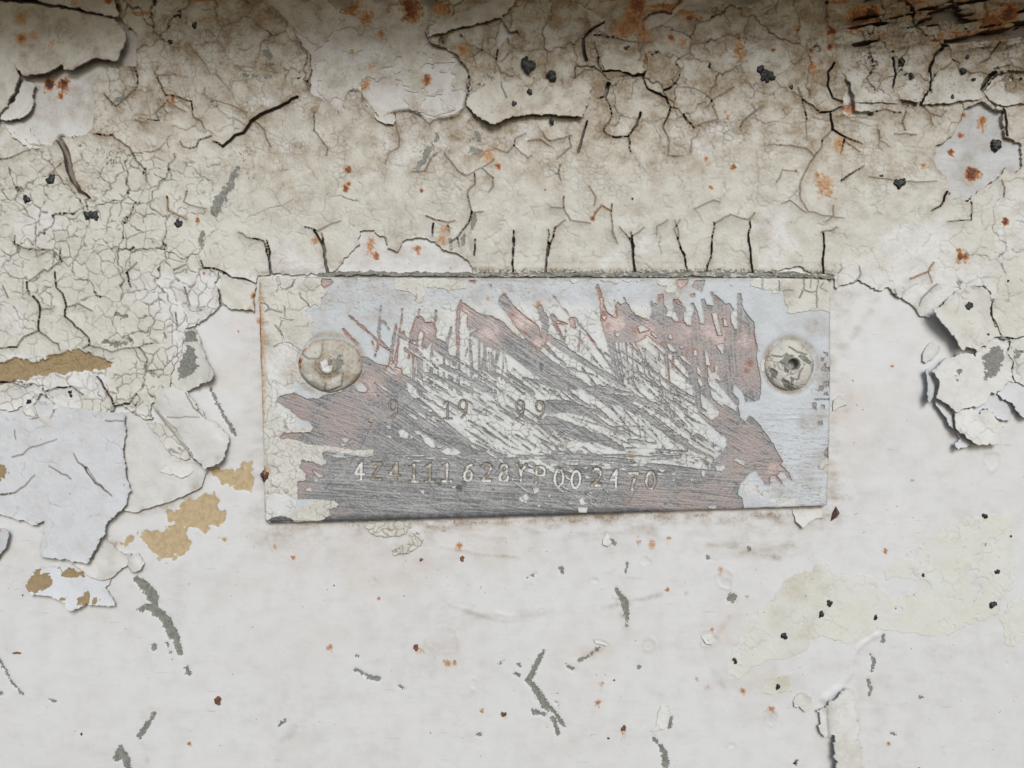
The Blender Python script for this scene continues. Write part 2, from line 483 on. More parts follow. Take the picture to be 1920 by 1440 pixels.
# traced cracks: (points, width at start, width at end, rust)
CR = []
def cr(pts, w0, w1=None, rust=0.0): CR.append((pts, w0, w1 if w1 is not None else w0, rust))
cr(Z1([(345,790),(385,860),(400,940)]), 12, 15); cr(Z1([(400,940),(420,1020),(470,1080),(520,1120)]), 14, 4); cr(Z1([(520,1120),(500,1130),(505,1180)]), 3, 2)
cr(Z1([(1260,830),(1330,770),(1380,750),(1420,690)]), 6, 7); cr(Z1([(1420,690),(1500,640),(1600,600),(1680,555)]), 8, 6); cr(Z1([(1075,840),(1110,830),(1125,795),(1195,770)]), 3); cr(Z1([(1205,800),(1260,830)]), 3, 5)
cr(Z1([(775,390),(790,460),(770,520),(660,605),(600,540)]), 3, 3); cr(Z1([(895,440),(940,540),(1000,550),(1090,580)]), 3, 3, .7); cr(Z1([(940,590),(890,640),(905,690),(845,675),(830,700),(770,680)]), 3, 2)
cr(Z1([(950,580),(1050,635)]), 2, 2, .8); cr(Z1([(1090,590),(1095,670),(1140,685),(1160,730)]), 3, 1.5); cr(Z1([(540,760),(640,770),(740,840),(780,910),(825,960)]), 3, 3)
cr(Z1([(900,380),(880,420),(910,435),(1000,430)]), 2, 2); cr(Z1([(1075,260),(1130,330),(1165,370),(1190,420)]), 2, 1.2); cr(Z1([(1400,640),(1300,600),(1170,560),(1160,500)]), 2, 1.5)
cr(Z1([(1020,800),(1040,830),(1080,840)]), 2, 2); cr(Z1([(1440,690),(1480,720),(1530,830)]), 3, 1.5); cr(Z1([(1775,640),(1770,740),(1850,840),(1840,880)]), 2.5, 2)
cr(Z1([(950,1110),(960,1190),(1060,1240)]), 3, 2, .7); cr(Z1([(1060,1080),(1040,1140),(1080,1160),(1170,1180)]), 2.5, 1.5, .3); cr(Z1([(830,950),(835,1030)]), 2)
cr(Z1([(1920,1245),(1830,1280),(1790,1300),(1720,1280)]), 2, 3, .2); cr(Z1([(1770,1300),(1820,1390),(1830,1440)]), 5, 5, .5); cr(Z1([(1350,1310),(1420,1345),(1490,1360),(1500,1400),(1520,1470)]), 2.5, 4)
cr(Z1([(100,1330),(95,1380),(180,1410),(310,1410),(340,1440)]), 3, 2); cr(Z1([(0,905),(50,900),(180,850)]), 3, 2)
cr(Z2([(300,640),(370,630),(430,650),(500,705),(540,680),(640,670),(700,620),(720,560)]), 2.5, 2.5); cr(Z2([(305,650),(310,720),(335,790),(325,830),(275,865),(250,930)]), 2.2, 1.5)
cr(Z2([(580,860),(620,920),(660,970),(710,990),(790,950),(860,900)]), 2.5, 1.5); cr(Z2([(750,980),(750,1040),(710,1080),(720,1150),(735,1200)]), 2.5, 2.5); cr(Z2([(735,1195),(720,1260),(660,1330),(610,1365)]), 4, 3); cr(Z2([(655,1345),(665,1390)]), 3, 2)
cr(Z2([(1250,1110),(1250,1180),(1290,1240),(1400,1260)]), 2.5, 2); cr(Z2([(1390,1050),(1430,1110),(1420,1160)]), 2, 2, .7); cr(Z2([(1410,1240),(1425,1200),(1465,1160),(1515,1190)]), 2.5, 2.5, 1.0); cr(Z2([(1200,1285),(1260,1240)]), 3, 2)
cr(Z2([(1205,1280),(1175,1370),(1160,1440)]), 3, 4); cr(Z2([(970,1300),(965,1440)]), 3, 4); cr(Z2([(1520,1150),(1515,1230),(1530,1330),(1550,1370)]), 2.5, 2); cr(Z2([(1560,1280),(1620,1345),(1640,1440)]), 2, 5); cr(Z2([(1620,1345),(1700,1280)]), 3, 1.5)
cr(Z2([(1830,1240),(1770,1280),(1770,1330)]), 2, 1.5); cr(Z2([(1900,1240),(1870,1290),(1900,1400),(1930,1440)]), 2, 3); cr(Z2([(755,1350),(750,1440)]), 3, 3); cr(Z2([(480,1220),(530,1245),(600,1255),(640,1245)]), 3, 2, .6); cr(Z2([(520,1260),(515,1330)]), 4, 3, .4)
cr(Z2([(730,1200),(800,1195)]), 2, 2, .6); cr(Z2([(600,1270),(610,1310)]), 3, 2, .3); cr(Z2([(540,865),(510,890),(470,970),(400,970)]), 2.5, 2)
cr(Z2([(1500,480),(1480,550),(1440,560)]), 10, 3); cr(Z2([(1480,550),(1510,600),(1520,660),(1470,745),(1510,775),(1610,775)]), 3, 3.5); cr(Z2([(1610,775),(1660,710),(1680,640)]), 4, 5); cr(Z2([(1610,775),(1625,860)]), 3.5, 3)
cr(Z2([(1790,545),(1820,560),(1848,610)]), 5, 3.5); cr(Z2([(1848,610),(1810,720),(1840,800),(1830,880),(1920,880)]), 4, 1.5); cr(Z2([(1848,610),(1890,620),(1940,690),(1990,720)]), 3, 2)
cr(Z2([(1375,350),(1355,290),(1360,220),(1420,170),(1478,135)]), 8, 4); cr(Z2([(1420,255),(1445,330),(1440,380),(1470,410),(1560,410),(1620,432),(1690,432)]), 3, 5); cr(Z2([(1705,320),(1712,380),(1695,440)]), 3, 4, 1.1)
cr(Z2([(1690,440),(1720,510),(1790,540)]), 3, 6); cr(Z2([(1810,520),(1870,490),(1890,450),(1900,400)]), 5, 2); cr(Z2([(1420,210),(1560,235),(1640,250),(1740,250)]), 3, 2); cr(Z2([(1310,445),(1370,405),(1420,400)]), 3, 2)
cr(Z2([(720,440),(725,520),(700,600),(760,680)]), 3, 3); cr(Z2([(870,350),(880,290)]), 3, 4); cr(Z2([(735,330),(790,290),(800,230)]), 2.5, 2); cr(Z2([(1180,1170),(1250,1175)]), 2)
cr(Z2([(970,830),(975,790),(1040,755)]), 3, 2); cr(Z2([(1050,800),(1120,790),(1180,830)]), 2.2); cr(Z2([(1130,750),(1170,800),(1290,770)]), 2.2); cr(Z2([(1280,770),(1290,830),(1210,900)]), 2.4); cr(Z2([(1330,860),(1350,790),(1380,690)]), 5, 4)
cr(Z2([(860,840),(930,865),(970,830),(1050,900),(1070,880)]), 2.2); cr(Z2([(790,950),(850,1000),(860,1050),(830,1085)]), 2.2, 2, .2); cr(Z2([(1230,930),(1220,980),(1235,1020)]), 2.5)
for a, b, w0, w1 in [((502,452),(511,516),4,6),((604,438),(616,513),3,7),((963,436),(962,514),3,4),((1028,432),(1023,513),3,5),((1182,436),(1191,513),3,6),((1264,414),(1276,470),2,4),((1276,470),(1290,513),4,4),((1337,418),(1333,470),3,4),((1333,470),(1324,513),4,4),((1404,412),(1402,455),3,5),((1402,455),(1409,513),5,5),((1541,438),(1541,513),4,5)]:
    cr([a, ((a[0]*2+b[0])/3 + 1.5, (a[1]*2+b[1])/3), ((a[0]+b[0]*2)/3 - 1.2, (a[1]+b[1]*2)/3), b], w0 * .85, w1 * .9)
cr(Z3([(0,500),(90,520),(150,560),(175,600)]), 2, 2, .3); cr(Z3([(280,500),(180,555),(130,610)]), 2.5, 2.5, .2); cr(Z3([(0,650),(60,725),(100,700),(185,680)]), 3, 2); cr(Z3([(160,600),(195,680)]), 3, 2); cr(Z3([(640,500),(660,570),(680,640),(690,680)]), 2.5, 3); cr(Z3([(685,640),(690,780)]), 2, 1.5)
cr(Z3([(820,650),(835,735)]), 5, 6); cr(Z3([(835,735),(780,790),(770,840),(725,900),(680,980),(650,1040),(660,1130),(700,1190),(780,1215),(900,1230)]), 3, 1.5); cr(Z3([(835,735),(900,775),(1000,815)]), 5, 3, .75); cr(Z3([(900,790),(880,870)]), 4, 2, .75); cr(Z3([(905,800),(990,860)]), 3, 2, .7)
cr(Z3([(665,570),(760,640),(820,640),(890,610)]), 4, 4); cr(Z3([(835,370),(805,420),(805,490),(830,560),(885,590)]), 5, 4); cr(Z3([(1165,340),(1178,430),(1160,510)]), 5, 4); cr(Z3([(1440,290),(1395,330),(1372,410),(1372,520)]), 7, 6); cr(Z3([(1355,530),(1320,600)]), 7, 6)
cr(Z3([(1060,640),(1120,625),(1210,645)]), 3, 3); cr(Z3([(1240,640),(1225,700),(1240,740)]), 3, 2.5); cr(Z3([(1090,740),(1100,790),(1150,830)]), 2.2, 1.5); cr(Z3([(1320,600),(1380,650),(1440,665),(1470,630)]), 3, 2.5); cr(Z3([(1380,660),(1390,710)]), 3, 2); cr(Z3([(1180,760),(1240,760),(1300,765)]), 2.2)
cr(Z3([(1780,630),(1800,700),(1808,770)]), 6, 5); cr(Z3([(1650,370),(1700,340),(1730,300),(1755,260)]), 3, 4); cr(Z3([(1660,520),(1680,480),(1710,440),(1740,420)]), 8, 8); cr(Z3([(1475,1085),(1440,1160),(1390,1190)]), 5, 3); cr(Z3([(1610,1140),(1615,1240),(1480,1250)]), 3, 2)
cr(Z3([(885,1020),(1010,940)]), 4, 3); cr(Z3([(1040,1000),(1200,1020),(1330,1028),(1420,1025)]), 2, 1.5); cr(Z3([(520,1030),(560,960),(640,970)]), 2, 1.5, .3); cr(Z3([(60,1180),(170,1130),(200,1140)]), 2); cr(Z3([(260,1210),(330,1230),(370,1240),(400,1200)]), 2.2); cr(Z3([(170,1270),(210,1240),(260,1215)]), 2.2)
cr(Z3([(550,1150),(600,1130),(690,1200)]), 2); cr(Z3([(770,1310),(830,1300),(860,1280)]), 2.5); cr(Z3([(840,1160),(840,1210),(800,1250)]), 2); cr(Z3([(1780,1020),(1800,1060),(1795,1110)]), 2.5); cr(Z3([(480,820),(600,820),(690,840),(730,880)]), 2)
cr(Z3([(320,720),(330,690),(390,640),(450,600)]), 3, 2); cr(Z3([(40,860),(50,790),(80,770)]), 2.2, 1.5)
cr(Z4([(1140,30),(1160,70),(1240,80),(1310,125),(1380,130),(1448,163)]), 3, 5); cr(Z4([(1240,170),(1250,275)]), 3.5, 4); cr(Z4([(200,230),(240,285),(238,320)]), 4.5, 4); cr(Z4([(238,320),(230,420),(150,460),(110,515)]), 3.5, 3); cr(Z4([(230,420),(290,465),(340,500),(350,530)]), 3, 2.5)
cr(Z4([(320,90),(330,180),(365,210),(385,290)]), 3, 4); cr(Z4([(385,290),(380,340),(440,400),(512,460),(520,500),(480,520)]), 4, 3); cr(Z4([(280,90),(350,30),(355,-40)]), 3, 2.5); cr(Z4([(725,95),(745,175)]), 4, 3); cr(Z4([(780,40),(720,100)]), 3); cr(Z4([(560,680),(640,800),(655,845)]), 4, 4)
cr(Z4([(655,845),(740,830),(780,775)]), 4, 3); cr(Z4([(800,520),(840,580),(830,645)]), 3, 2.5); cr(Z4([(385,290),(450,270),(530,310)]), 2.5); cr(Z4([(165,150),(180,220)]), 4, 3); cr(Z4([(240,310),(320,290)]), 2.5, 1.5); cr(Z4([(170,150),(260,80),(280,90)]), 2.5); cr(Z4([(510,500),(640,540),(700,520),(800,515)]), 2.5, 2)
cr(Z4([(110,515),(0,520)]), 3, 2); cr(Z4([(990,80),(1060,50)]), 3, 2); cr(Z4([(700,840),(740,890)]), 3); cr(Z4([(270,760),(340,740),(420,735),(480,780)]), 3); cr(Z4([(30,170),(60,235)]), 2.2); cr(Z4([(0,710),(100,715),(160,740),(200,720)]), 2.5); cr(Z4([(880,490),(820,500)]), 2.5); cr(Z4([(1000,320),(1010,390)]), 2.5); cr(Z4([(1050,180),(1080,280)]), 3, 2)
cr(Z5([(1735,245),(1720,300),(1725,350),(1760,400),(1780,455),(1860,470),(1920,455),(2010,450)]), 3, 4); cr(Z5([(960,145),(1000,100),(985,60)]), 2.5, 2); cr(Z5([(1270,130),(1370,95),(1400,40)]), 2.2, 2, .8); cr(Z5([(1370,95),(1390,150)]), 2, 2, .4); cr(Z5([(1320,280),(1330,240),(1420,160)]), 2); cr(Z5([(1190,220),(1180,190)]), 2.2)

RUST = [(655,318,9,1.0),(655,345,7,.95),(649,356,9,1.0),(1185,42,46,.66),(1170,60,26,.6),(1192,12,26,.85),(1205,70,25,.5),(1600,38,40,.85),(1625,30,28,1.1),(1640,44,20,.8),(1555,62,14,1.05),(1552,90,11,1.15),(1517,97,8,1.1),(1447,97,6,1.0),
 (1518,128,18,.6),(1495,52,12,.55),(1545,345,30,.52),(1530,330,12,.6),(1555,358,10,.6),(1820,325,20,1.15),(1783,285,10,1.1),(1797,480,13,.95),(1801,255,8,.9),(1841,228,16,.8),(1806,215,8,.9),(1375,313,9,.9),(1323,297,8,.65),
 (1883,414,10,1.1),(1808,482,9,.8),(213,10,16,.95),(48,78,26,.75),(68,70,18,.55),(93,157,13,1.2),(121,154,14,1.15),(115,180,8,.9),(40,40,30,.5),(150,20,20,.5),(800,148,14,.95),(660,15,25,.6),(770,12,32,.85),(686,32,22,.6),(715,62,10,.7),(660,97,8,.6),(683,160,16,.65),(697,125,18,.4),
 (868,95,14,.65),(935,313,9,.95),(915,290,22,.5),(930,275,12,.4),(1208,118,9,.8),(1292,35,9,.95),(1313,38,8,.6),(1383,75,7,.9),(1385,100,24,.5),(1258,72,9,.9),(1280,80,14,.5),(695,462,16,.6),(705,478,9,.8),(783,467,10,.7),(592,452,16,.5),(605,452,8,.6),(790,358,6,1.1),(1022,357,3,1.0),
 (835,432,18,.45),(830,450,16,.5),(328,187,12,.8),(318,190,8,.9),(340,372,8,.5),(373,413,6,.8),(1570,270,18,.55),(1590,200,10,.9),(1592,208,18,.55),(1660,125,0.1,.9),(1855,45,40,.75),(1880,35,28,1.0),(1790,70,20,.6),(1745,25,25,.5),(1358,212,6,.6),(1363,222,7,.6),(1112,383,0.1,.5),
 (1110,410,8,.75),(1115,400,5,.8),(1332,352,7,.7),(1490,322,6,.8),(385,513,5,.8),(1730,310,9,.6),(1440,50,14,.3),(250,270,16,.25)]
MOULD = [(660,60,90,.45),(560,190,60,.55),(700,130,80,.5),(840,120,50,.6),(460,290,55,.65),(475,330,70,.55),(450,250,40,.5),(500,370,60,.35),(200,240,55,.7),(215,300,45,.75),(240,180,50,.6),(150,240,60,.5),(300,150,60,.4),(1000,120,90,.45),(1100,150,80,.5),(1210,230,70,.45),
 (1400,95,90,.6),(1560,90,60,.65),(1620,110,70,.75),(1700,60,120,.7),(1850,80,100,.7),(1760,160,120,.55),(1600,190,70,.5),(1880,190,60,.55),(1700,260,60,.4),(885,265,40,.7),(800,290,45,.6),(915,240,40,.5),(1340,170,60,.45),(1500,120,60,.6),(250,60,50,.4),(150,20,70,.5),(480,110,60,.4),(400,40,60,.5)]
DIRTS = [(300,190,150,.45),(420,70,220,.55),(250,250,140,.45),(520,340,60,.35),(480,300,120,.30),(640,80,220,.50),(900,150,260,.62),(1100,120,260,.62),(1300,140,240,.62),(1500,130,240,.70),(1700,110,260,.85),(1880,90,220,.85),(1230,250,200,.42),(1000,250,140,.40),(840,290,120,.35),(1620,280,160,.5),(1700,330,140,.42),(1850,240,140,.45),
 (1600,330,80,.35),(60,250,70,.55),(100,350,110,.25),(1430,190,140,.45),(1420,430,50,.20),(560,300,130,.30),(30,130,120,.45),(1740,330,110,.4),(700,250,120,.3),(350,20,120,.45),(600,20,140,.55),(860,480,60,.3),(760,480,120,.35)]

def stains(g, lst, base=0.0):
    o = g.full(base)
    for x, y, r, v in lst: (blob if r > 45 else stain)(g, o, x, y, r, v)
    return o

# grey scuffs: strokes in photo pixels (points, w0, w1)
SC_LOW = [(BL([(770,380),(830,430),(860,480)]),14,26),(BL([(790,548),(875,520)]),12,16),(BL([(870,560),(930,600),(975,690)]),18,22),(BL([(985,700),(1015,795)]),14,12),(BL([(865,755),(866,765)]),12,12),(BL([(938,740),(945,750)]),6,6),(BL([(955,785),(957,795)]),6,6),(BL([(1050,875),(1058,905)]),10,12),
 (BL([(-40,760),(0,830),(50,930),(130,1025)]),9,4),(BL([(0,1015),(20,1025)]),8,5),(BL([(275,1055),(315,1064)]),5,5),(BL([(868,1130),(835,1190),(785,1260)]),8,13),(BL([(680,1330),(655,1385)]),14,16),(BL([(700,1370),(730,1470)]),18,10),(BL([(1605,1172),(1572,1202)]),5,5),
 (BM([(75,885),(150,918),(212,938)]),7,11),(BM([(325,980),(362,997)]),5,6),(BM([(1138,785),(1090,880),(1050,950)]),9,15),(BM([(1050,950),(1110,1020),(1155,1095)]),12,18),(BM([(1165,1095),(1220,1160),(1250,1200)]),10,8),(BM([(1190,1160),(1218,1248)]),10,9),(BM([(1085,1125),(1105,1128)]),13,13),(BM([(1140,1135),(1143,1150)]),7,8),
 (BM([(1205,1070),(1220,1082)]),6,6),(BM([(1545,430),(1590,500)]),6,18),(BM([(1590,500),(1605,570),(1602,650)]),19,3),(BM([(1048,370),(1092,345)]),5,6),(BM([(1238,315),(1241,338)]),9,9),(BM([(892,852),(915,835)]),5,5),(BM([(975,905),(1000,920)]),6,5),(BM([(998,855),(1005,866)]),6,6),(BM([(1795,1315),(1815,1360),(1825,1420)]),10,16),
 (BM([(1755,1270),(1772,1292)]),8,9),(BM([(760,1250),(785,1252)]),6,7),(BM([(1275,870),(1300,885)]),9,9),(BM([(1340,835),(1400,800),(1455,765)]),7,5),(BM([(1520,160),(1535,175)]),9,9),(BM([(90,805),(95,812)]),5,5),(BM([(1610,290),(1600,340)]),8,3),(BM([(1670,870),(1675,872)]),7,7),(BM([(1855,1160),(1845,1210)]),10,8),
 (BR([(1130,695),(1125,725)]),8,9),(BR([(1055,800),(1080,850),(1065,890)]),6,8),(BR([(1045,945),(1060,1000)]),10,8),(BR([(1050,1020),(1048,1045)]),4,2),(BR([(1330,1040),(1340,1045)]),7,7),(BR([(640,1400),(630,1420)]),7,7),(BR([(1175,1245),(1195,1250)]),6,6),(BR([(280,490),(285,500)]),24,8),(BR([(370,205),(372,212)]),10,10),(BR([(145,255),(150,262)]),9,9),
 (Z4([(1180,735),(1220,820),(1270,920),(1320,1000)]),6,9)]
SC_UP = [(Z1([(1335,960),(1295,1040),(1245,1110)]),14,15),(Z1([(1245,1130),(1220,1200)]),24,18),(Z1([(1145,1320),(1140,1370)]),12,14),(Z2([(540,770),(490,850),(430,960)]),11,14),(Z2([(760,750),(780,800)]),9,9),(Z2([(740,850),(780,870)]),16,16),(Z2([(245,1355),(245,1375)]),14,15),(Z2([(750,1215),(740,1290)]),8,10),(Z2([(690,1330),(680,1380)]),7,8),(Z2([(610,1360),(625,1400)]),9,9),
 (Z1([(1500,300),(1520,330)]),13,11),(Z1([(1480,370),(1540,370)]),5,6),(Z1([(1380,430),(1530,440)]),6,5),(Z1([(1500,400),(1520,390)]),5,6),(Z1([(700,555),(640,590)]),12,8),(Z1([(440,340+480),(640,860)]),0.1,0.1),(Z4([(600,480),(640,500)]),8,5),(Z4([(660,330),(720,340)]),9,10),(Z4([(660,500),(740,480)]),12,6),(Z4([(930,440),(945,460)]),8,6),(Z4([(860,650),(880,660)]),7,6)]
TAN_LOW = [Z4([(1160,1190),(1300,1180),(1410,1170),(1430,1260),(1420,1350),(1330,1320),(1240,1270)]), Z4([(1060,1350),(1130,1330),(1230,1300),(1230,1380),(1260,1500),(1150,1530),(1000,1470)]),
 BL([(960,0),(1290,-10),(1260,60),(1140,110),(1060,90),(1060,200),(1040,270),(900,280),(830,200),(780,110),(900,90),(950,60)]), BL([(640,180),(740,140),(750,170),(700,200)]), BL([(1220,110),(1290,150),(1260,170),(1225,150)])]

# ================================================================== the painted sheet metal
gb = Grid(-210, -210, 2130, 1650, 3.0)
X, Y = gb.X, gb.Y
sc = gb.full(-14.0)
for i, (p, a, b) in enumerate(SC_LOW): stroke(gb, sc, jag(p, 9, 2.0, i), a * .92, b * .92, m=14)
tn = gb.full(-14.0)
for p in TAN_LOW: tn = np.maximum(tn, sdf_poly(gb, p) - 1.0)
tn = np.where(tn > -13, tn + 15 * (fbm(X / 26, Y / 20, 3, 4) - .08) + 7 * fbm(X / 8, Y / 8, 5, 2), tn)
rust = stains(gb, [(x, y, r * 1.15, v) for x, y, r, v in RUST] + [(487,560,12,.4),(485,600,10,.5)]
  + [(a, b, r, v) for (a, b), r, v in [(q[0], rr, vv) for q, rr, vv in [(BM([(665,190)]),10,.6),(BM([(575,103)]),6,.6),(BM([(600,850)]),12,.5),(BM([(640,845)]),7,.6),(BM([(440,775)]),14,.35),(BM([(1465,968)]),9,.55),(BM([(1535,945)]),4,.8),(BM([(1440,1075)]),10,.6),(BM([(1835,435)]),6,.8),(BM([(1590,1230)]),11,.45),(BM([(920,1150)]),10,.35),(BM([(790,1113)]),6,.7),(BM([(1745,180)]),12,.5),(BM([(1840,145)]),8,.6),(BM([(1670,170)]),10,.45),(BM([(215,485)]),5,.8),(BM([(500,1240)]),4,.6),
   (BL([(1650,255)]),7,.7),(BL([(1545,195)]),7,.6),(BL([(1225,1060)]),0.1,.5),(BL([(1065,1300)]),6,.7),(BL([(1855,755)]),9,.6),(BR([(1140,215)]),7,.75),(BR([(340,1003)]),9,.55),(BR([(80,940)]),7,.5),(BR([(500,1105)]),11,.65),(BR([(1155,1300)]),6,.7),(BR([(360,475)]),6,.5),(BR([(215,320)]),10,.5),(BR([(165,660)]),7,.7),(BR([(20,455)]),8,.4),(BR([(140,985)]),9,.35),(Z5([(1295,1262)]),6,.6),(Z5([(1175,620)]),4,.9),(Z5([(958,703)]),3,.8),(Z4([(1340,425)]),4,.8),(BR([(1705,185)]),4,.7)]]])
smear(gb, rust, Z1([(350,800),(385,860),(400,940),(420,1020),(450,1070)]), 9, 1.25)  # open gap floor painted dark brown, shade put in through the rust mask
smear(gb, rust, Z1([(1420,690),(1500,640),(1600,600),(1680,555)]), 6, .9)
pink = gb.full(0)
for x, y, r, v in [(540,900,90,.0),(700,1040,130,.38),(760,1060,90,.35),(930,1010,140,.25),(1090,1240,90,.42),(1130,1230,60,.3),(430,690,70,.35),(440,620,60,.25),(830,1200,70,.2),(1370,1190,90,.35),(1420,1290,100,.25),(1590,740,60,.4),(1580,790,50,.35),(1600,850,60,.25),(1150,1180,80,.2),(560,1040,70,.3),(1830,1020,40,.4),(1820,1040,25,.4),(160,1390,90,.15),(600,1200,200,.15)]: blob(gb, pink, x, y, r, v * 1.35)
dirt = gb.full(0.03)
smear(gb, dirt, [(495,990),(1000,985),(1560,965)], 55, .50)
smear(gb, dirt, [(640,985),(1000,972),(1540,962)], 22, .85)
smear(gb, dirt, [(1562,530),(1566,760),(1562,950)], 48, .42)  # dirt right of the plate, also painting in its edge shadow
smear(gb, dirt, [(470,560),(485,800),(490,980)], 40, .25)
smear(gb, dirt, [(1480,1030),(1400,1035),(1340,1020)], 26, .5); smear(gb, dirt, BR([(370,210),(540,260)]), 14, .5); smear(gb, dirt, BR([(150,170),(380,250)]), 12, .4)
smear(gb, dirt, BM([(1480,545),(1640,505),(1810,465)]), 9, .75); smear(gb, dirt, BM([(700,570),(900,600),(1130,560)]), 16, .35); smear(gb, dirt, BM([(560,190),(760,235),(1000,255)]), 6, .55)
smear(gb, dirt, BM([(1600,290),(1500,350),(1680,370)]), 8, .45); smear(gb, dirt, BM([(1310,880),(1460,770)]), 11, .5); smear(gb, dirt, BM([(1550,440),(1600,640),(1595,700)]), 13, .5)
smear(gb, dirt, BL([(640,180),(590,260),(520,280)]), 16, .7); smear(gb, dirt, [(257,965),(350,940),(392,890)], 12, .7); smear(gb, dirt, BL([(1520,200),(1700,205)]), 10, .35); smear(gb, dirt, BL([(0,410),(160,400)]), 9, .35)
smear(gb, dirt, BL([(1600,1280),(1750,1130)]), 14, .35); smear(gb, dirt, BL([(800,1300),(830,1400)]), 8, .3); smear(gb, dirt, BR([(130,820),(250,1020)]), 12, .35); smear(gb, dirt, BR([(130,780),(260,600)]), 10, .4)
smear(gb, dirt, [(1645,560),(1620,600),(1590,640)], 14, .40); smear(gb, dirt, [(1565,545),(1620,560)], 30, .55)
for p, r, v in [(BR([(230,370)]),20,.6),(BR([(290,495)]),16,.5),(BR([(500,1140)]),20,.3),(BR([(670,1050)]),24,.25),(BM([(180,80)]),40,.7),(BM([(330,180)]),40,.45),(BM([(1000,40)]),20,.7),(Z5([(940,1350)]),16,.5),(Z5([(1690,1150)]),0.1,0)]: blob(gb, dirt, p[0][0], p[0][1], r, v)
dirt *= np.clip(.55 + 1.3 * fbm(X / 26, Y / 11, 8, 3), .1, 1.3)
pink *= np.clip(.55 + 1.1 * fbm(X / 40, Y / 26, 4, 3), .05, 1.2)
upper = sstep(560, 60, Y)                                  # grime that has run down from the frame above
dirt = np.maximum(dirt, upper * (0.46 + 0.55 * fbm(X / 45, Y / 30, 3)))
for x, y, r, v in [(700,480,60,.35),(860,490,60,.4),(600,215,60,.5),(100,280,60,.3)]: blob(gb, dirt, x, y, r, v)
dirt += np.clip(.16 * fbm(X / 140, Y / 90, 9, 4) + .10 * fbm(X / 22, Y / 9, 2, 3), 0, .25) * sstep(700, 900, Y)
smear(gb, dirt, [(520,1010),(800,1040),(1200,1010)], 90, .13)
mould = np.maximum(stains(gb, MOULD) * 1.15, 0.16)
blob(gb, mould, 1600, 560, 60, .45); smear(gb, mould, [(640,985),(1000,975),(1540,962)], 28, .6); blob(gb, mould, 700, 1000, 60, .5)
grey_tr = np.clip(sdf_poly(gb, [(1730,180),(1900,180),(1930,390),(1730,390)]) / 6, 0, 1)
h = 1.4 * fbm(X / 190, Y / 190, 1, 2) + 0.12 * fbm(X / 30, Y / 30, 2) + 0.05 * vnoise(X / 6, Y / 6, 5)
h_flat = h.copy()
h = h - 1.2 * sstep(-2, 3, sc) - 0.8 * sstep(-1, 2, tn)
# brushed wrinkles, a paint ridge running down to the loose strip, shallow craters where paint has blistered off
ridge = gb.full(-20.0)
stroke(gb, ridge, BR([(1090,690),(1010,740),(960,800),(940,900),(880,990),(800,1050)]), 6, 14, m=16)
ridge += 1.5 * vnoise(X / 12, Y / 12, 3)
h = h + 3.0 * sstep(-5, 6, ridge)
rw = gb.full(-20.0); stroke(gb, rw, BM([(560,190),(640,205),(760,240),(1000,255)]), 3, 1, m=8); h += .5 * sstep(-3, 2, rw)
for i, p in enumerate([BM([(600,510),(760,570),(900,610),(1060,600),(1150,560)]), BM([(700,540),(840,585),(1000,575),(1120,540)]), BM([(860,560),(960,595),(1080,580),(1140,560)])]):
    q = gb.full(-20.0); stroke(gb, q, jag(p, 14, 3, 40 + i), 4, 3, m=8); h += .5 * sstep(-3, 2, q)
for (x, y), rx, ry in [(BM([(575,725)])[0],29,24),(BM([(1425,385)])[0],9,6),(BM([(180,385)])[0],6,7),(BR([(235,380)])[0],15,18),(BR([(925,1030)])[0],13,15),(Z5([(1740,1150)])[0],15,18),(Z4([(815,1088)])[0],13,12),(BR([(495,1150)])[0],12,17),(BR([(150,715)])[0],17,15),(BR([(1820,853)])[0],5,5),(BR([(275,1315)])[0],9,6),(BM([(1730,745)])[0],11,12),(BM([(745,970)])[0],8,10),(BM([(1710,275)])[0],11,9)]:
    a = np.arctan2(Y - y, X - x)
    d = np.hypot((X - x) / rx, (Y - y) / ry) * (1 + .10 * np.sin(3 * a + x) + .07 * np.sin(5 * a + y))
    d = d + .10 * fbm(X / 9, Y / 9, 4)
    h = h + (.35 if rx > 22 else .7) * np.exp(-((d - 1) / .13) ** 2) - (.3 if rx > 22 else .7) * sstep(1.0, .7, d)
    dirt = np.maximum(dirt, .24 * np.exp(-((d - 1) / .14) ** 2))
vv, _ = voronoi(X + 20 * fbm(X / 40, Y / 40, 2), Y + 20 * fbm(X / 40, Y / 40, 5), 46, 3)
mB = (grey_tr * 0 + 0.06 * sstep(0, .4, fbm(X / 120, Y / 90, 6)), mould, pink, enc(tn))
ck = gb.full(-14.0)  # crack and gap floors: grime, plus darkening painted in for shade
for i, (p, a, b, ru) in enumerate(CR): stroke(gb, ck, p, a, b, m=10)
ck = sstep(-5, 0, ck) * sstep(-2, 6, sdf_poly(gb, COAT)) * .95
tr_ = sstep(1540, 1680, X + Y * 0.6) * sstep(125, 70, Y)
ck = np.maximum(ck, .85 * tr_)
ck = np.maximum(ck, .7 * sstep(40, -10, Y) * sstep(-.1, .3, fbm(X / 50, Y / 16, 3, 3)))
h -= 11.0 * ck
hz_ = sdf_poly(gb, [(632,512),(653,478),(678,430),(710,430),(735,465),(785,447),(835,468),(890,512)])
dirt = np.maximum(dirt, sstep(-4, 8, hz_) * (.30 + .35 * fbm(X / 18, Y / 14, 5, 3)))
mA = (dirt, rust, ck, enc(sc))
ones = gb.full(1.0)
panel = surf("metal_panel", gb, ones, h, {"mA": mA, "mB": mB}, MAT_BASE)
tag(panel, "white painted sheet metal panel, stained, scuffed and peeling", kind="structure")
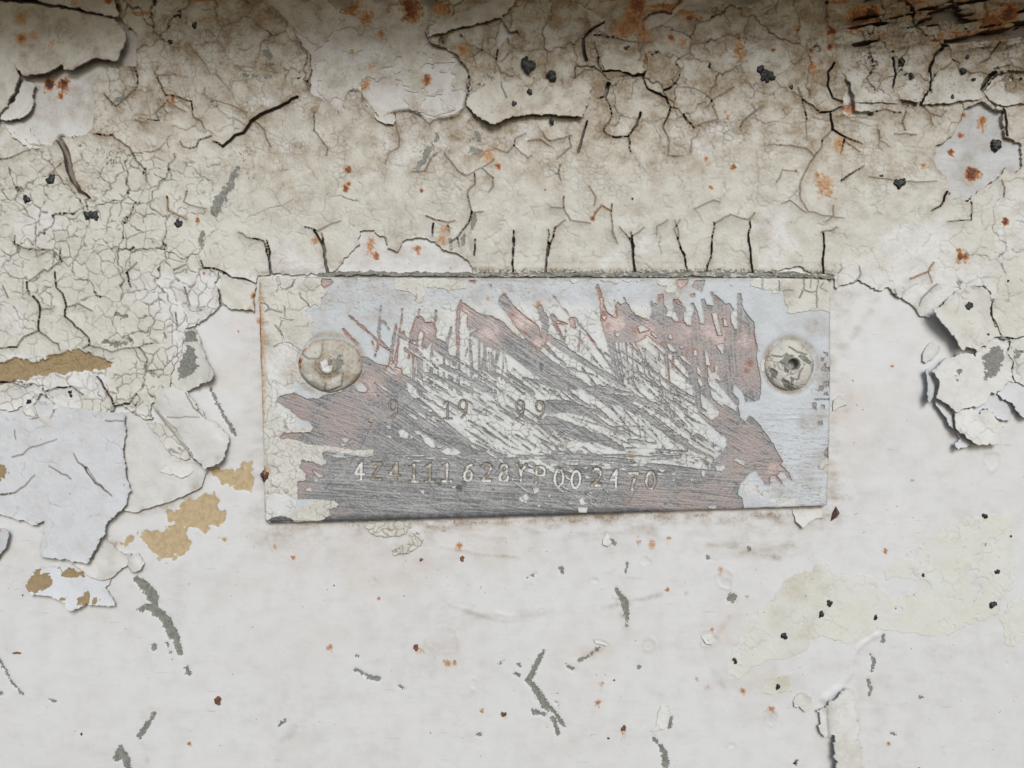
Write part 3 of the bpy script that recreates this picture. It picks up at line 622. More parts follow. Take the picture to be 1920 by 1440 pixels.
# the same sheet carried on past the photograph, one flat border a little behind
def border():
    x0, x1, y0, y1 = -200, 2120, -200, 1640; X0, X1, Y0, Y1 = -3400, 5300, -260, 4600
    vs = [(X0,Y0),(X1,Y0),(X1,Y1),(X0,Y1),(x0,y0),(x1,y0),(x1,y1),(x0,y1)]
    co = np.array([((x - 960) * PX, 0.00025, (720 - y) * PX) for x, y in vs])
    q = np.array([[0,4,5,1],[1,5,6,2],[2,6,7,3],[3,7,4,0]])
    z = np.tile(np.array([[0.05, 0, 0, 0]]), (8, 1)); w = np.tile(np.array([[0, 0, 0, 0.0]]), (8, 1))
    me = make_mesh("panel_surround", co, q[:, ::-1], {"mA": z, "mB": w}, None); me.materials.append(MAT_BASE)
    o = bpy.data.objects.new("panel_surround", me); C.objects.link(o); tag(o, "white painted sheet metal carrying on round the panel", kind="structure")
border()

# ================================================================== the thick old cream coat, cell by cell
gc = Grid(-255, -75, 2175, 900, 1.5)
X, Y = gc.X, gc.Y
wx = 24 * fbm(X / 60, Y / 60, 4, 3) + 5 * vnoise(X / 11, Y / 11, 2) + 2.0 * vnoise(X / 4, Y / 4, 6)
wy = 24 * fbm(X / 60, Y / 60, 8, 3) + 5 * vnoise(X / 11, Y / 11, 9) + 2.0 * vnoise(X / 4, Y / 4, 1)
f = sdf_poly(gc, COAT)
for hp in [HOLE_TL, HOLE_TM, HOLE_TR, HOLE_TC, HOLE_CURL] + HOLE_SLOT:
    f = np.minimum(f, -sdf_poly(gc, hp))
island = sdf_poly(gc, [(187,146),(200,140),(215,137),(250,134),(260,150),(261,175),(240,188),(225,201),(213,198),(200,180),(190,165)])
f = np.maximum(f, island)
f_hole = f.copy()
edge_n = 2.4 * vnoise(X / 9, Y / 9, 3) + 1.5 * vnoise(X / 4, Y / 4, 7)
f = f + edge_n
CLOSE = sdf_poly(gc, [(478,505),(1565,505),(1565,530),(478,530)])    # straight where it meets the plate
# zones
left = sstep(470, 380, X + 30 * fbm(X / 60, Y / 60, 2)) * sstep(250, 330, Y)
topright = sstep(1480, 1600, X) * sstep(330, 180, Y)
rough_tr = sstep(1540, 1680, X + Y * 0.6) * sstep(125, 70, Y + 8 * fbm(X / 40, Y / 40, 3))
mid = (1 - left)
coarse, cid = voronoi(X + wx, Y + wy, 78, 21, 1.0)
fine, _ = voronoi(X + .7 * wx, Y + .7 * wy, 25, 5, 1.0)
fine2, _ = voronoi(X + .7 * wy, Y + .7 * wx, 40, 9, 1.0)
tiny, _ = voronoi(X + .3 * wx, Y + .3 * wy, 12, 14)
act = fbm(X / 130, Y / 130, 7, 3)
crk = gc.full(-14.0); crust = gc.full(0)
for i, (p, a, b, ru) in enumerate(CR):
    jp = jag(p, 8, 1.6, 300 + i)
    stroke(gc, crk, jp, a * .95, b * .95, m=14)
    if ru: smear(gc, crust, jp, 6, ru * .50)
cw = np.clip(0.5 + 2.4 * act + 0.5 * left + 0.9 * sstep(270, 90, Y) - 1.0 * (1 - left) * sstep(130, 300, Y), -1.0, 3.0)   # width of the coarse cracks
cgap = cw / 2 - coarse
gap = np.maximum(crk - 0.15, np.where(cw > 0.9, cgap, -14))
f = np.minimum(f, np.where(gap > -1.0, -gap, 14))
# relief
th = 4.2 + 2.0 * topright + 1.2 * left + 1.5 * sstep(290, 120, Y)
h = bilin(gb, h_flat, X, Y) + th + 1.3 * fbm(X / 60, Y / 60, 1, 3) + 0.30 * fbm(X / 12, Y / 12, 6) + 0.20 * vnoise(X / 4, Y / 4, 8)
h += 0.6 * np.exp(-np.maximum(coarse, 0) / 7.0) * (0.5 + left) * np.clip(cw, 0, 1) + 2.0 * np.exp(-np.maximum(-crk, 0) / 7.0) * sstep(-14, -10, crk)
tilt = (np.random.default_rng(5).random(128 * 128).astype(np.float32) - .5)[cid]
top = sstep(290, 120, Y)
h += (5.0 * top + 1.6) * np.exp(-np.maximum(f_hole, 0) / 11.0) * np.clip(.7 + 1.2 * fbm(X / 24, Y / 24, 10, 2), 0, 1.5) * (CLOSE < -12)
h += tilt * (1.6 + 3.4 * top) + top * (1.6 * np.exp(-np.maximum(coarse, 0) / 5.0) + 1.6 * fbm(X / 22, Y / 22, 9, 3))
fm = sstep(-.12, .22, fbm(X / 17, Y / 17, 3, 3) + 0.24 * left + .25 * fbm(X / 90, Y / 90, 9, 2))
hair1 = np.exp(-(fine / 1.05) ** 2) * fm * np.clip(1.0 * left + 0.15, 0, 1.0) * (.65 + .35 * sstep(-.12, .12, fbm(X / 75, Y / 75, 6, 2)))
fm2 = sstep(-.08, .25, fbm(X / 22, Y / 22, 10, 3))
hair2 = np.exp(-(fine2 / 1.1) ** 2) * fm2 * np.clip(1.0 - .55 * left, 0, 1) * (.42 + .3 * left + .4 * sstep(300, 150, Y))
hair3 = np.exp(-(tiny / 0.9) ** 2) * sstep(.05, .35, fbm(X / 40, Y / 40, 5, 3)) * 0.55 * sstep(600, 200, Y)
hairc = np.exp(-(coarse / 1.3) ** 2) * np.clip(cw + 0.35, 0.05, 1) * sstep(-.25, .2, fbm(X / 30, Y / 30, 2, 2) + .12)
hair = np.clip(hair1 + hair2 + hair3 + hairc, 0, 1)
h -= 2.0 * hair
h += left * .5 * np.exp(-fine / 4.0) * fm
# crumbling ledges in the top right corner: layered, running slightly downhill
u = X * 0.97 - Y * 0.22; v = Y * 0.97 + X * 0.16
lay = fbm(u / 75, v / 13, 4, 4)
h += rough_tr * (9 * lay + 4 * fbm(X / 18, Y / 9, 2, 3) + 3)
deep = rough_tr * sstep(.03, .20, fbm(u / 90, v / 11, 9, 3))
f = np.minimum(f, 14 - 22 * sstep(.35, .8, deep))
h -= 4 * deep
# scrape to tan filler
tb = sdf_poly(gc, TAN_BAND) + 1.5 * edge_n
h -= 3.6 * sstep(-1, 2.5, tb)
hair = hair * (1 - sstep(-2, 2, tb))
sc = gc.full(-14.0)
for i, (p, a, b) in enumerate(SC_UP): stroke(gc, sc, jag(p, 9, 2.0, 90 + i), a, b, m=14)
sc = sc - 5 * sstep(.0, .5, fbm(X / 7, Y / 7, 4, 2))
h -= 1.2 * sstep(-1, 2, sc)
h = np.maximum(h, 0.8)
dirt = stains(gc, DIRTS)
dirt = dirt * (.72 + 1.25 * fbm(X / 16, Y / 13, 7, 3)) * .92 + 0.03 * sstep(420, 40, Y) + sstep(230, 60, Y) * np.clip(.16 + .75 * fbm(X / 42, Y / 24, 5, 4), 0, .6) + .30 * rough_tr + sstep(75, -10, Y) * np.clip(.2 + .6 * fbm(X / 60, Y / 14, 8, 3), 0, .5) + .34 * top * np.exp(-np.maximum(coarse, 0) / 6.0) + .14 * sstep(120, 180, Y) * sstep(380, 300, Y) + .16 * sstep(430, 520, X) * sstep(1640, 1540, X) * sstep(560, 500, Y) + (.15 + .3 * top) * sstep(-14, -1, crk) + 0.10 * fbm(X / 60, Y / 60, 2) * sstep(600, 100, Y) + 0.05 + .20 * rough_tr
dirt += 0.18 * sstep(.1, .5, fbm(X / 80, Y / 50, 11, 3)) * sstep(700, 350, Y)
smear(gc, dirt, [(484,512),(900,508),(1330,508),(1560,512)], 16, .55)
smear(gc, dirt, [(640,494),(900,505),(1200,508)], 10, .8)
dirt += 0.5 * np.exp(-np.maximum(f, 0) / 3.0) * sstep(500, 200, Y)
mould = np.maximum(stains(gc, MOULD) * 1.15, 0.30 * sstep(720, 330, Y) * np.clip(.8 + 1.4 * fbm(X / 50, Y / 40, 3, 3), .2, 1.6))
smear(gc, mould, [(640,505),(1000,511),(1330,509),(1560,512)], 14, .95)
rust = np.maximum(stains(gc, RUST), crust)
rust = np.maximum(rust, .62 * sstep(70, 10, Y) * sstep(.10, .42, fbm(X / 46, Y / 13, 9, 4)))
rust = np.maximum(rust, rough_tr * .55 * sstep(.1, .45, fbm(X / 40, Y / 14, 6, 3)))
white = sstep(.05, .40, fbm(X / 90, Y / 90, 9, 3) + 0.34 * sstep(380, 600, Y) + .25 * sstep(1250, 1500, X) * sstep(250, 400, Y) - .12)
white = np.maximum(white, sstep(30, 0, np.hypot(X - 75, Y - 425) - 25))
crack = np.clip(hair * (0.95 + .35 * act), 0, 1)
crack = np.maximum(crack, 0.9 * sstep(-1.6, 0.5, gap))
crack = np.maximum(crack, 0.9 * sstep(.2, .7, deep))
mA = (np.clip(dirt, 0, 1), rust, crack, enc(sc)); mB = (np.clip(white, 0, 1), mould, gc.full(0), enc(tb))
# one object per cell; the biggest 290 singly, the crumbs together
ids = cid[:-1, :-1]
ins = f > 0
quad = ins[:-1, :-1] | ins[1:, :-1] | ins[:-1, 1:] | ins[1:, 1:]
cnt = np.bincount(ids[quad], minlength=128 * 128)
vis = (gc.X[:-1, :-1] > -10) & (gc.X[:-1, :-1] < 1930) & (gc.Y[:-1, :-1] > -10)
cntv = np.bincount(ids[quad & vis], minlength=128 * 128)
order = [i for i in np.argsort(-cntv) if cntv[i] > 60][:290]
big = np.zeros(128 * 128, bool); big[order] = True
rows = np.arange(gc.H)[:, None] + np.zeros((1, gc.W), int); cols = np.arange(gc.W)[None, :] + np.zeros((gc.H, 1), int)
for cell in order:
    js, is_ = np.nonzero(cid == cell)
    sl = (slice(max(0, js.min() - 1), min(gc.H, js.max() + 3)), slice(max(0, is_.min() - 1), min(gc.W, is_.max() + 3)))
    surf("paint_chip", gc, f, h, {"mA": mA, "mB": mB}, MAT_COAT, parent=panel, quadmask=(cid == cell), bottom=-1.0, sl=sl)
o = surf("paint_crumbs", gc, f, h, {"mA": mA, "mB": mB}, MAT_COAT, parent=panel, quadmask=~big[cid], bottom=-1.0)
if o: tag(o, kind="stuff")

# ================================================================== the riveted plate
A1 = lambda p: P(480, 500, 6, p)
A2 = lambda p: P(760, 500, 6, p)
A3 = lambda p: P(1040, 500, 6, p)
A4 = lambda p: P(1290, 500, 6, p)
K = 1662 / 300.0
B1 = lambda p: P(480, 730, K, p)
B2 = lambda p: P(760, 730, K, p)
B3 = lambda p: P(1040, 730, K, p)
B4 = lambda p: P(1290, 730, K, p)
CC = lambda p: P(1030, 500, 1616 / 550, p)
PLATE_H = 12.0
gp = Grid(478, 508, 1568, 988, 1.2)
X, Y = gp.X, gp.Y
OUT = [(486,522),(490,518),(600,519),(900,521),(1200,521),(1500,521),(1550,523),(1557,530),(1557,700),(1555,850),(1551,944),(1548,949),(1420,953),(1290,957),(1100,964),(900,970),(700,976),(560,979),(503,980),(497,975),(494,850),(490,700),(487,600)]
fo = sdf_poly(gp, OUT) + 0.5 * vnoise(X / 14, Y / 14, 2)

# ---- where the paint has been scraped away
LEFT = [(677,668),(688,670),(702,678),(708,682),(718,685),(733,686),(752,690),(760,716),(766,735),(790,750),(812,768),(835,790),(862,812),(885,830),(915,843),(945,852),(1000,853),(1060,851),(1110,850),(1160,858),(1230,868),(1290,876),(1335,882),(1372,860),(1400,890),(1396,898),
 (1386,909),(1383,927),(1391,934),(1393,947),(1398,970),(1000,985),(603,995),(603,976),(619,966),(618,954),(635,947),(628,939),(588,935),(559,936),(559,920),(558,903),(574,900),(574,889),(561,876),(567,863),(581,864),(596,869),(606,873),(610,865),(603,847),
 (614,846),(630,851),(686,857),(702,853),(695,846),(664,845),(617,836),(605,835),(577,834),(561,827),(543,822),(527,824),(524,818),(532,811),(556,811),(583,809),(588,802),(581,791),(565,786),(556,779),(543,768),(518,753),(523,744),(541,739),(552,737),(575,748),(596,748),(610,741),(640,735)]
BLOB1 = [(766,640),(768,628),(778,600),(787,591),(793,595),(796,604),(813,604),(817,615),(820,620),(817,628),(820,638),(835,643),(838,650),(834,672),(826,668),(812,655),(808,640),(800,655),(790,650),(795,625),(788,619),(784,630),(783,650),(775,668),(768,660),(766,640),(752,635),(745,628),(757,620)]
BIG = [(863,567),(873,570),(890,582),(902,590),(922,593),(940,602),(950,610),(960,623),(975,633),(990,642),(1010,655),(1030,672),(1050,690),(1075,705),(1095,722),(1085,730),(1060,730),(1043,730),(1027,718),(1000,700),(977,683),(957,668),(943,660),(925,655),(910,647),(893,635),(885,630),(880,634),(880,628),(890,620),(896,618),(892,616),(878,620),(875,606),(876,590),(866,583)]
PINK2 = [(938,557),(946,551),(952,558),(962,572),(976,585),(990,597),(1003,605),(1010,612),(1015,630),(1022,645),(1012,658),(1000,648),(985,634),(972,620),(962,605),(955,595),(944,583),(934,570)]
RIGHT = [(1123,575),(1133,580),(1148,593),(1157,595),(1155,570),(1158,566),(1165,572),(1172,567),(1178,570),(1184,582),(1190,591),(1205,597),(1215,600),(1221,592),(1224,575),(1226,568),(1233,572),(1233,553),(1243,552),(1245,570),(1250,580),(1248,593),(1258,596),(1265,603),(1275,603),(1264,585),(1261,560),(1270,570),(1285,577),(1282,600),(1288,610),(1294,598),(1294,570),(1299,567),(1306,580),
 (1311,600),(1312,606),(1320,607),(1318,585),(1315,562),(1320,560),(1325,572),(1338,573),(1332,550),(1340,553),(1352,562),(1357,568),(1367,570),(1377,582),(1370,588),(1370,603),(1377,617),(1381,600),(1382,550),(1389,550),(1392,577),(1403,593),(1413,603),(1414,623),(1417,642),(1420,655),(1417,667),(1422,688),(1425,700),(1427,715),(1425,739),(1422,750),(1409,753),(1398,753),(1391,735),(1383,727),(1375,722),
 (1373,735),(1384,748),(1384,762),(1387,782),(1397,791),(1405,779),(1416,788),(1433,809),(1449,831),(1456,847),(1468,865),(1463,871),(1478,885),(1485,900),(1478,897),(1470,887),(1463,885),(1456,891),(1469,909),(1463,907),(1451,892),(1443,895),(1442,909),(1434,907),(1416,883),(1405,887),(1396,898),(1372,905),(1340,890),(1330,872),(1352,850),(1362,836),(1352,815),(1338,803),(1322,790),
 (1310,778),(1303,758),(1300,735),(1296,715),(1290,700),(1278,682),(1262,668),(1250,660),(1237,648),(1225,640),(1213,632),(1203,638),(1192,643),(1172,642),(1150,641),(1140,635),(1130,600)]
ex = gp.full(-14.0)
for p in (LEFT, BLOB1, BIG, PINK2, RIGHT): ex = np.maximum(ex, sdf_poly(gp, p))
def S(p, a, b=None, wob=1.0): 
    stroke(gp, ex, jag(p, 10, .8, int(p[0][0] * 7 + p[0][1]) % 9999), a, b, m=12, wob=wob, seed=3)
# upward fingers and single deep scratches
S([(715,573),(712,605),(711,640)],2,6); S([(711,640),(703,668)],6,3); S([(712,600),(722,606),(730,618)],4,2); S([(711,640),(733,660)],8,5)
S([(754,580),(750,623),(738,700)],1.5,8); S([(743,610),(735,660),(732,690)],4,9); S([(655,593),(680,613),(710,640),(732,660)],4,6); S([(644,618),(655,630),(670,645)],4,6); S([(735,700),(734,670)],6,8)
S([(787,582),(775,613),(770,650),(766,672)],2.5,4); S([(818,583),(812,633),(808,677)],2.5,3.5); S([(847,612),(840,633),(837,667)],3,5); S([(867,557),(861,575)],1.2,3); S([(861,575),(858,608)],4,8,1.6); S([(858,608),(860,667)],7,4,1.5); S([(860,667),(861,720)],4,3)
S([(698,640),(705,660)],3,3); S([(820,637),(838,643)],3,2)
S([(1012,578),(1018,593)],10,13); S([(1033,595),(1058,638)],7,2); S([(1042,600),(1060,607)],3,2.5); S([(1035,592),(1042,600)],9,8); S([(1072,600),(1075,612)],12,9); S([(1075,595),(1103,628),(1153,700),(1170,722)],3,2.2); S([(1040,607),(1064,608)],3,3.5); S([(1040,610),(1058,640)],2,3)
S([(1087,623),(1084,661)],4,1.5); S([(1060,610),(1059,635)],1.2,1.0); S([(1120,537),(1125,552)],6,7,1.5); S([(1127,560),(1134,600)],6,15,1.5); S([(1134,600),(1143,640),(1150,672)],16,9,1.5); S([(1147,660),(1156,702)],10,5,1.5); S([(1152,563),(1156,592)],1,4); S([(1169,557),(1175,570)],1,4); S([(1220,565),(1226,585)],5,4)
S([(1012,585),(1000,572)],1.5,1.0); S([(1040,560),(1068,592)],1.2,1.5); S([(1022,600),(1020,640)],14,10)
# brush bands in the white field
for p, a, b in [
 (CC([(0,400),(70,450),(150,500)]),10,12),(CC([(150,500),(280,580),(400,655)]),11,9),(CC([(0,540),(120,620),(250,700)]),15,13),(CC([(250,700),(380,745),(500,800)]),12,13),(CC([(500,800),(600,880),(700,950)]),11,12),(CC([(700,950),(860,1050)]),12,8),
 (CC([(275,668),(360,680),(460,700)]),11,4),(CC([(350,722),(480,730),(600,765)]),14,8),(CC([(600,745),(645,757)]),4,2),(CC([(0,775),(100,770),(200,800)]),26,18),(CC([(200,800),(320,880),(440,930)]),10,8),(CC([(440,960),(580,972)]),8,4),(CC([(0,860),(90,890),(200,930)]),26,24),(CC([(200,930),(300,960),(400,1000)]),20,10),
 (CC([(0,620),(100,690),(200,760)]),5,5),(CC([(0,680),(60,720),(130,800)]),4,3),(CC([(100,560),(250,600),(330,660)]),4,3),(CC([(0,590),(70,610),(170,640)]),8,4),(CC([(130,760),(260,800),(350,850)]),6,4),(CC([(860,880),(760,830),(700,760)]),4,3),(CC([(830,680),(900,760),(960,800)]),4,3),
 (A2([(0,930),(150,1020),(300,1090)]),6,8),(A2([(300,1090),(600,1190),(800,1330)]),10,9),(A2([(800,1330),(1000,1440)]),9,8),(A2([(170,1180),(450,1280),(700,1400)]),8,10),(A2([(470,1005),(600,1045)]),9,7),(A2([(600,1060),(850,1230),(1100,1420)]),4,4),(A2([(930,1060),(1100,1180),(1250,1290)]),1.5,2.5),(A2([(1040,1200),(1330,1430)]),4,5),(A2([(1150,1190),(1300,1310),(1440,1430)]),5,7),
 (A2([(1335,1262),(1500,1290),(1800,1380)]),4,9),(A2([(220,1310),(380,1370),(540,1440)]),8,9),(A2([(380,900),(470,1010),(560,1100)]),8,6),(A2([(0,1250),(100,1310),(220,1400)]),12,8),(A2([(1000,800),(1250,950),(1450,1100)]),9,14),(A2([(1450,1100),(1600,1170),(1800,1290)]),14,12),(A2([(1350,850),(1550,1030),(1800,1200)]),10,12),(A2([(1480,800),(1640,960),(1800,1110)]),6,4),(A2([(1620,780),(1700,840),(1800,890)]),6,6)]:
    S(p, a, b, 1.6)
# long thin lines
for p, a, b in [
 (CC([(260,450),(560,640),(840,780)]),1.5,2.6),(CC([(200,360),(300,500),(420,660)]),2.4,2),(CC([(380,460),(600,600),(840,755)]),2.6,4),(CC([(440,420),(560,560),(700,690)]),2.2,3),(CC([(550,415),(680,540),(830,690)]),3,4),(CC([(380,420),(395,530),(410,655)]),2.2,1.8),(CC([(420,430),(428,530),(435,645)]),2,1.6),(CC([(455,430),(460,550),(465,660)]),1.8,1.4),(CC([(510,440),(530,520),(550,600)]),2,1.6),
 (CC([(640,420),(650,540),(668,700)]),5,2.5),(CC([(680,460),(675,560)]),3,2),(CC([(740,430),(760,520),(775,650)]),2.2,2),(CC([(825,640),(835,720),(838,820)]),4,2),(CC([(355,420),(375,520),(400,640)]),4,2),(CC([(470,420),(560,600),(640,750)]),2.2,2),(CC([(640,760),(760,880),(860,960)]),3,2.6),(CC([(540,640),(640,720),(760,790)]),2,2),(CC([(600,590),(720,700),(830,740)]),2,3),
 (CC([(560,770),(700,860),(790,940)]),2,2),(CC([(380,560),(480,680),(600,780)]),1.6,2.2),(CC([(130,830),(300,880),(520,880)]),2,1.8),(CC([(300,700),(380,830),(470,930)]),2.2,1.8),(CC([(240,680),(390,830),(430,890)]),2.4,2),(CC([(180,560),(330,740),(420,810)]),2.6,2),(CC([(20,650),(130,740),(270,830)]),2.6,2.2),(CC([(330,840),(420,900),(505,940)]),2.6,2.2),(CC([(460,730),(520,760),(640,820)]),2.2,1.8),(CC([(410,790),(500,890),(585,960)]),2.2,1.8),
 (CC([(575,825),(700,920),(800,1010)]),2.5,2.5),(CC([(620,870),(720,970),(790,1040)]),2.5,2),(CC([(470,1010),(640,1015),(820,1020)]),2.2,2),(CC([(560,1035),(700,1045),(860,1060)]),3,2.5),(CC([(420,1000),(560,1005),(720,1015)]),3,2.5),(CC([(500,1020),(620,1040),(720,1055)]),5,4),
 (A2([(725,820),(730,1000),(748,1200)]),3,3),(A2([(748,1200),(745,1440)]),2.5,2),(A2([(832,820),(830,1060),(820,1350)]),3.2,2),(A2([(890,850),(890,1050),(910,1370)]),5,2.5),(A2([(1030,920),(1040,980),(1000,1130)]),7,4),(A2([(1010,1120),(1018,1420)]),4,2.5),(A2([(1110,950),(1100,1130),(1080,1280)]),2,2),(A2([(990,1110),(975,1330)]),2.2,2),(A2([(90,990),(90,1260)]),3,3),(A2([(200,900),(150,1060),(140,1420)]),3,3.5),(A2([(300,900),(300,1330)]),4,3.5),
 (A2([(480,1120),(500,1400)]),3.5,3),(A2([(440,1000),(430,1380)]),4,3),(A2([(530,1250),(520,1440)]),3,3),(A2([(360,1050),(370,1380)]),3.5,3),(A2([(600,1250),(610,1400)]),3,2.5),(A2([(680,1000),(700,920)]),3,2.5),(A2([(745,950),(760,1230)]),2.2,2),(A2([(870,1050),(845,1340)]),2.5,2)]:
    S(p, a, b, .6)
# the fine wire-brush work: bundles of short strokes, denser to the lower left
r = np.random.default_rng(11)
def bundle(n, x0, x1, y0, y1, ang, spread, l0, l1, w0, w1):
    for _ in range(n):
        x, y = r.uniform(x0, x1), r.uniform(y0, y1); a = math.radians(ang + r.normal(0, spread)); L = r.uniform(l0, l1)
        x2, y2 = x + math.cos(a) * L, y + math.sin(a) * L
        if (y2 - y0) > (y1 - y0) * 1.35: continue
        stroke(gp, ex, [(x, y), ((x + x2) / 2 + r.normal(0, 1.2), (y + y2) / 2 + r.normal(0, 1.2)), (x2, y2)], r.uniform(w0, w1), r.uniform(.4, w1), m=10, wob=.7, seed=4)
bundle(26, 770, 900, 700, 770, 33, 5, 30, 90, 2, 5.5)
bundle(30, 860, 1010, 740, 835, 33, 5, 30, 90, 2, 5.0)
bundle(20, 960, 1120, 690, 790, 36, 6, 30, 90, 1.5, 3.2)
bundle(20, 1000, 1180, 780, 845, 32, 7, 25, 70, 1.5, 3.5)
bundle(14, 1110, 1230, 650, 740, 42, 7, 40, 110, 1.0, 2.2)
bundle(16, 1190, 1300, 740, 860, 40, 6, 30, 80, 1.0, 3.0)
bundle(10, 1140, 1290, 640, 700, 80, 6, 30, 80, .9, 2.0)
bundle(14, 780, 930, 660, 730, 86, 5, 25, 70, 1.2, 3.0)
bundle(10, 1000, 1300, 640, 850, 86, 3, 60, 140, .5, .8)
bundle(16, 1100, 1330, 845, 885, 4, 4, 30, 100, 1.2, 3.0)
bundle(12, 880, 1060, 835, 865, 12, 8, 30, 70, 1.2, 3.0)
bundle(14, 1290, 1340, 740, 860, 38, 8, 20, 60, 1.5, 4.0)
bundle(30, 1000, 1320, 620, 830, 39, 5, 60, 170, .7, 1.7)
bundle(16, 780, 960, 625, 740, 88, 4, 50, 120, .8, 1.8)
bundle(14, 1160, 1300, 640, 720, 84, 5, 50, 110, .7, 1.6)
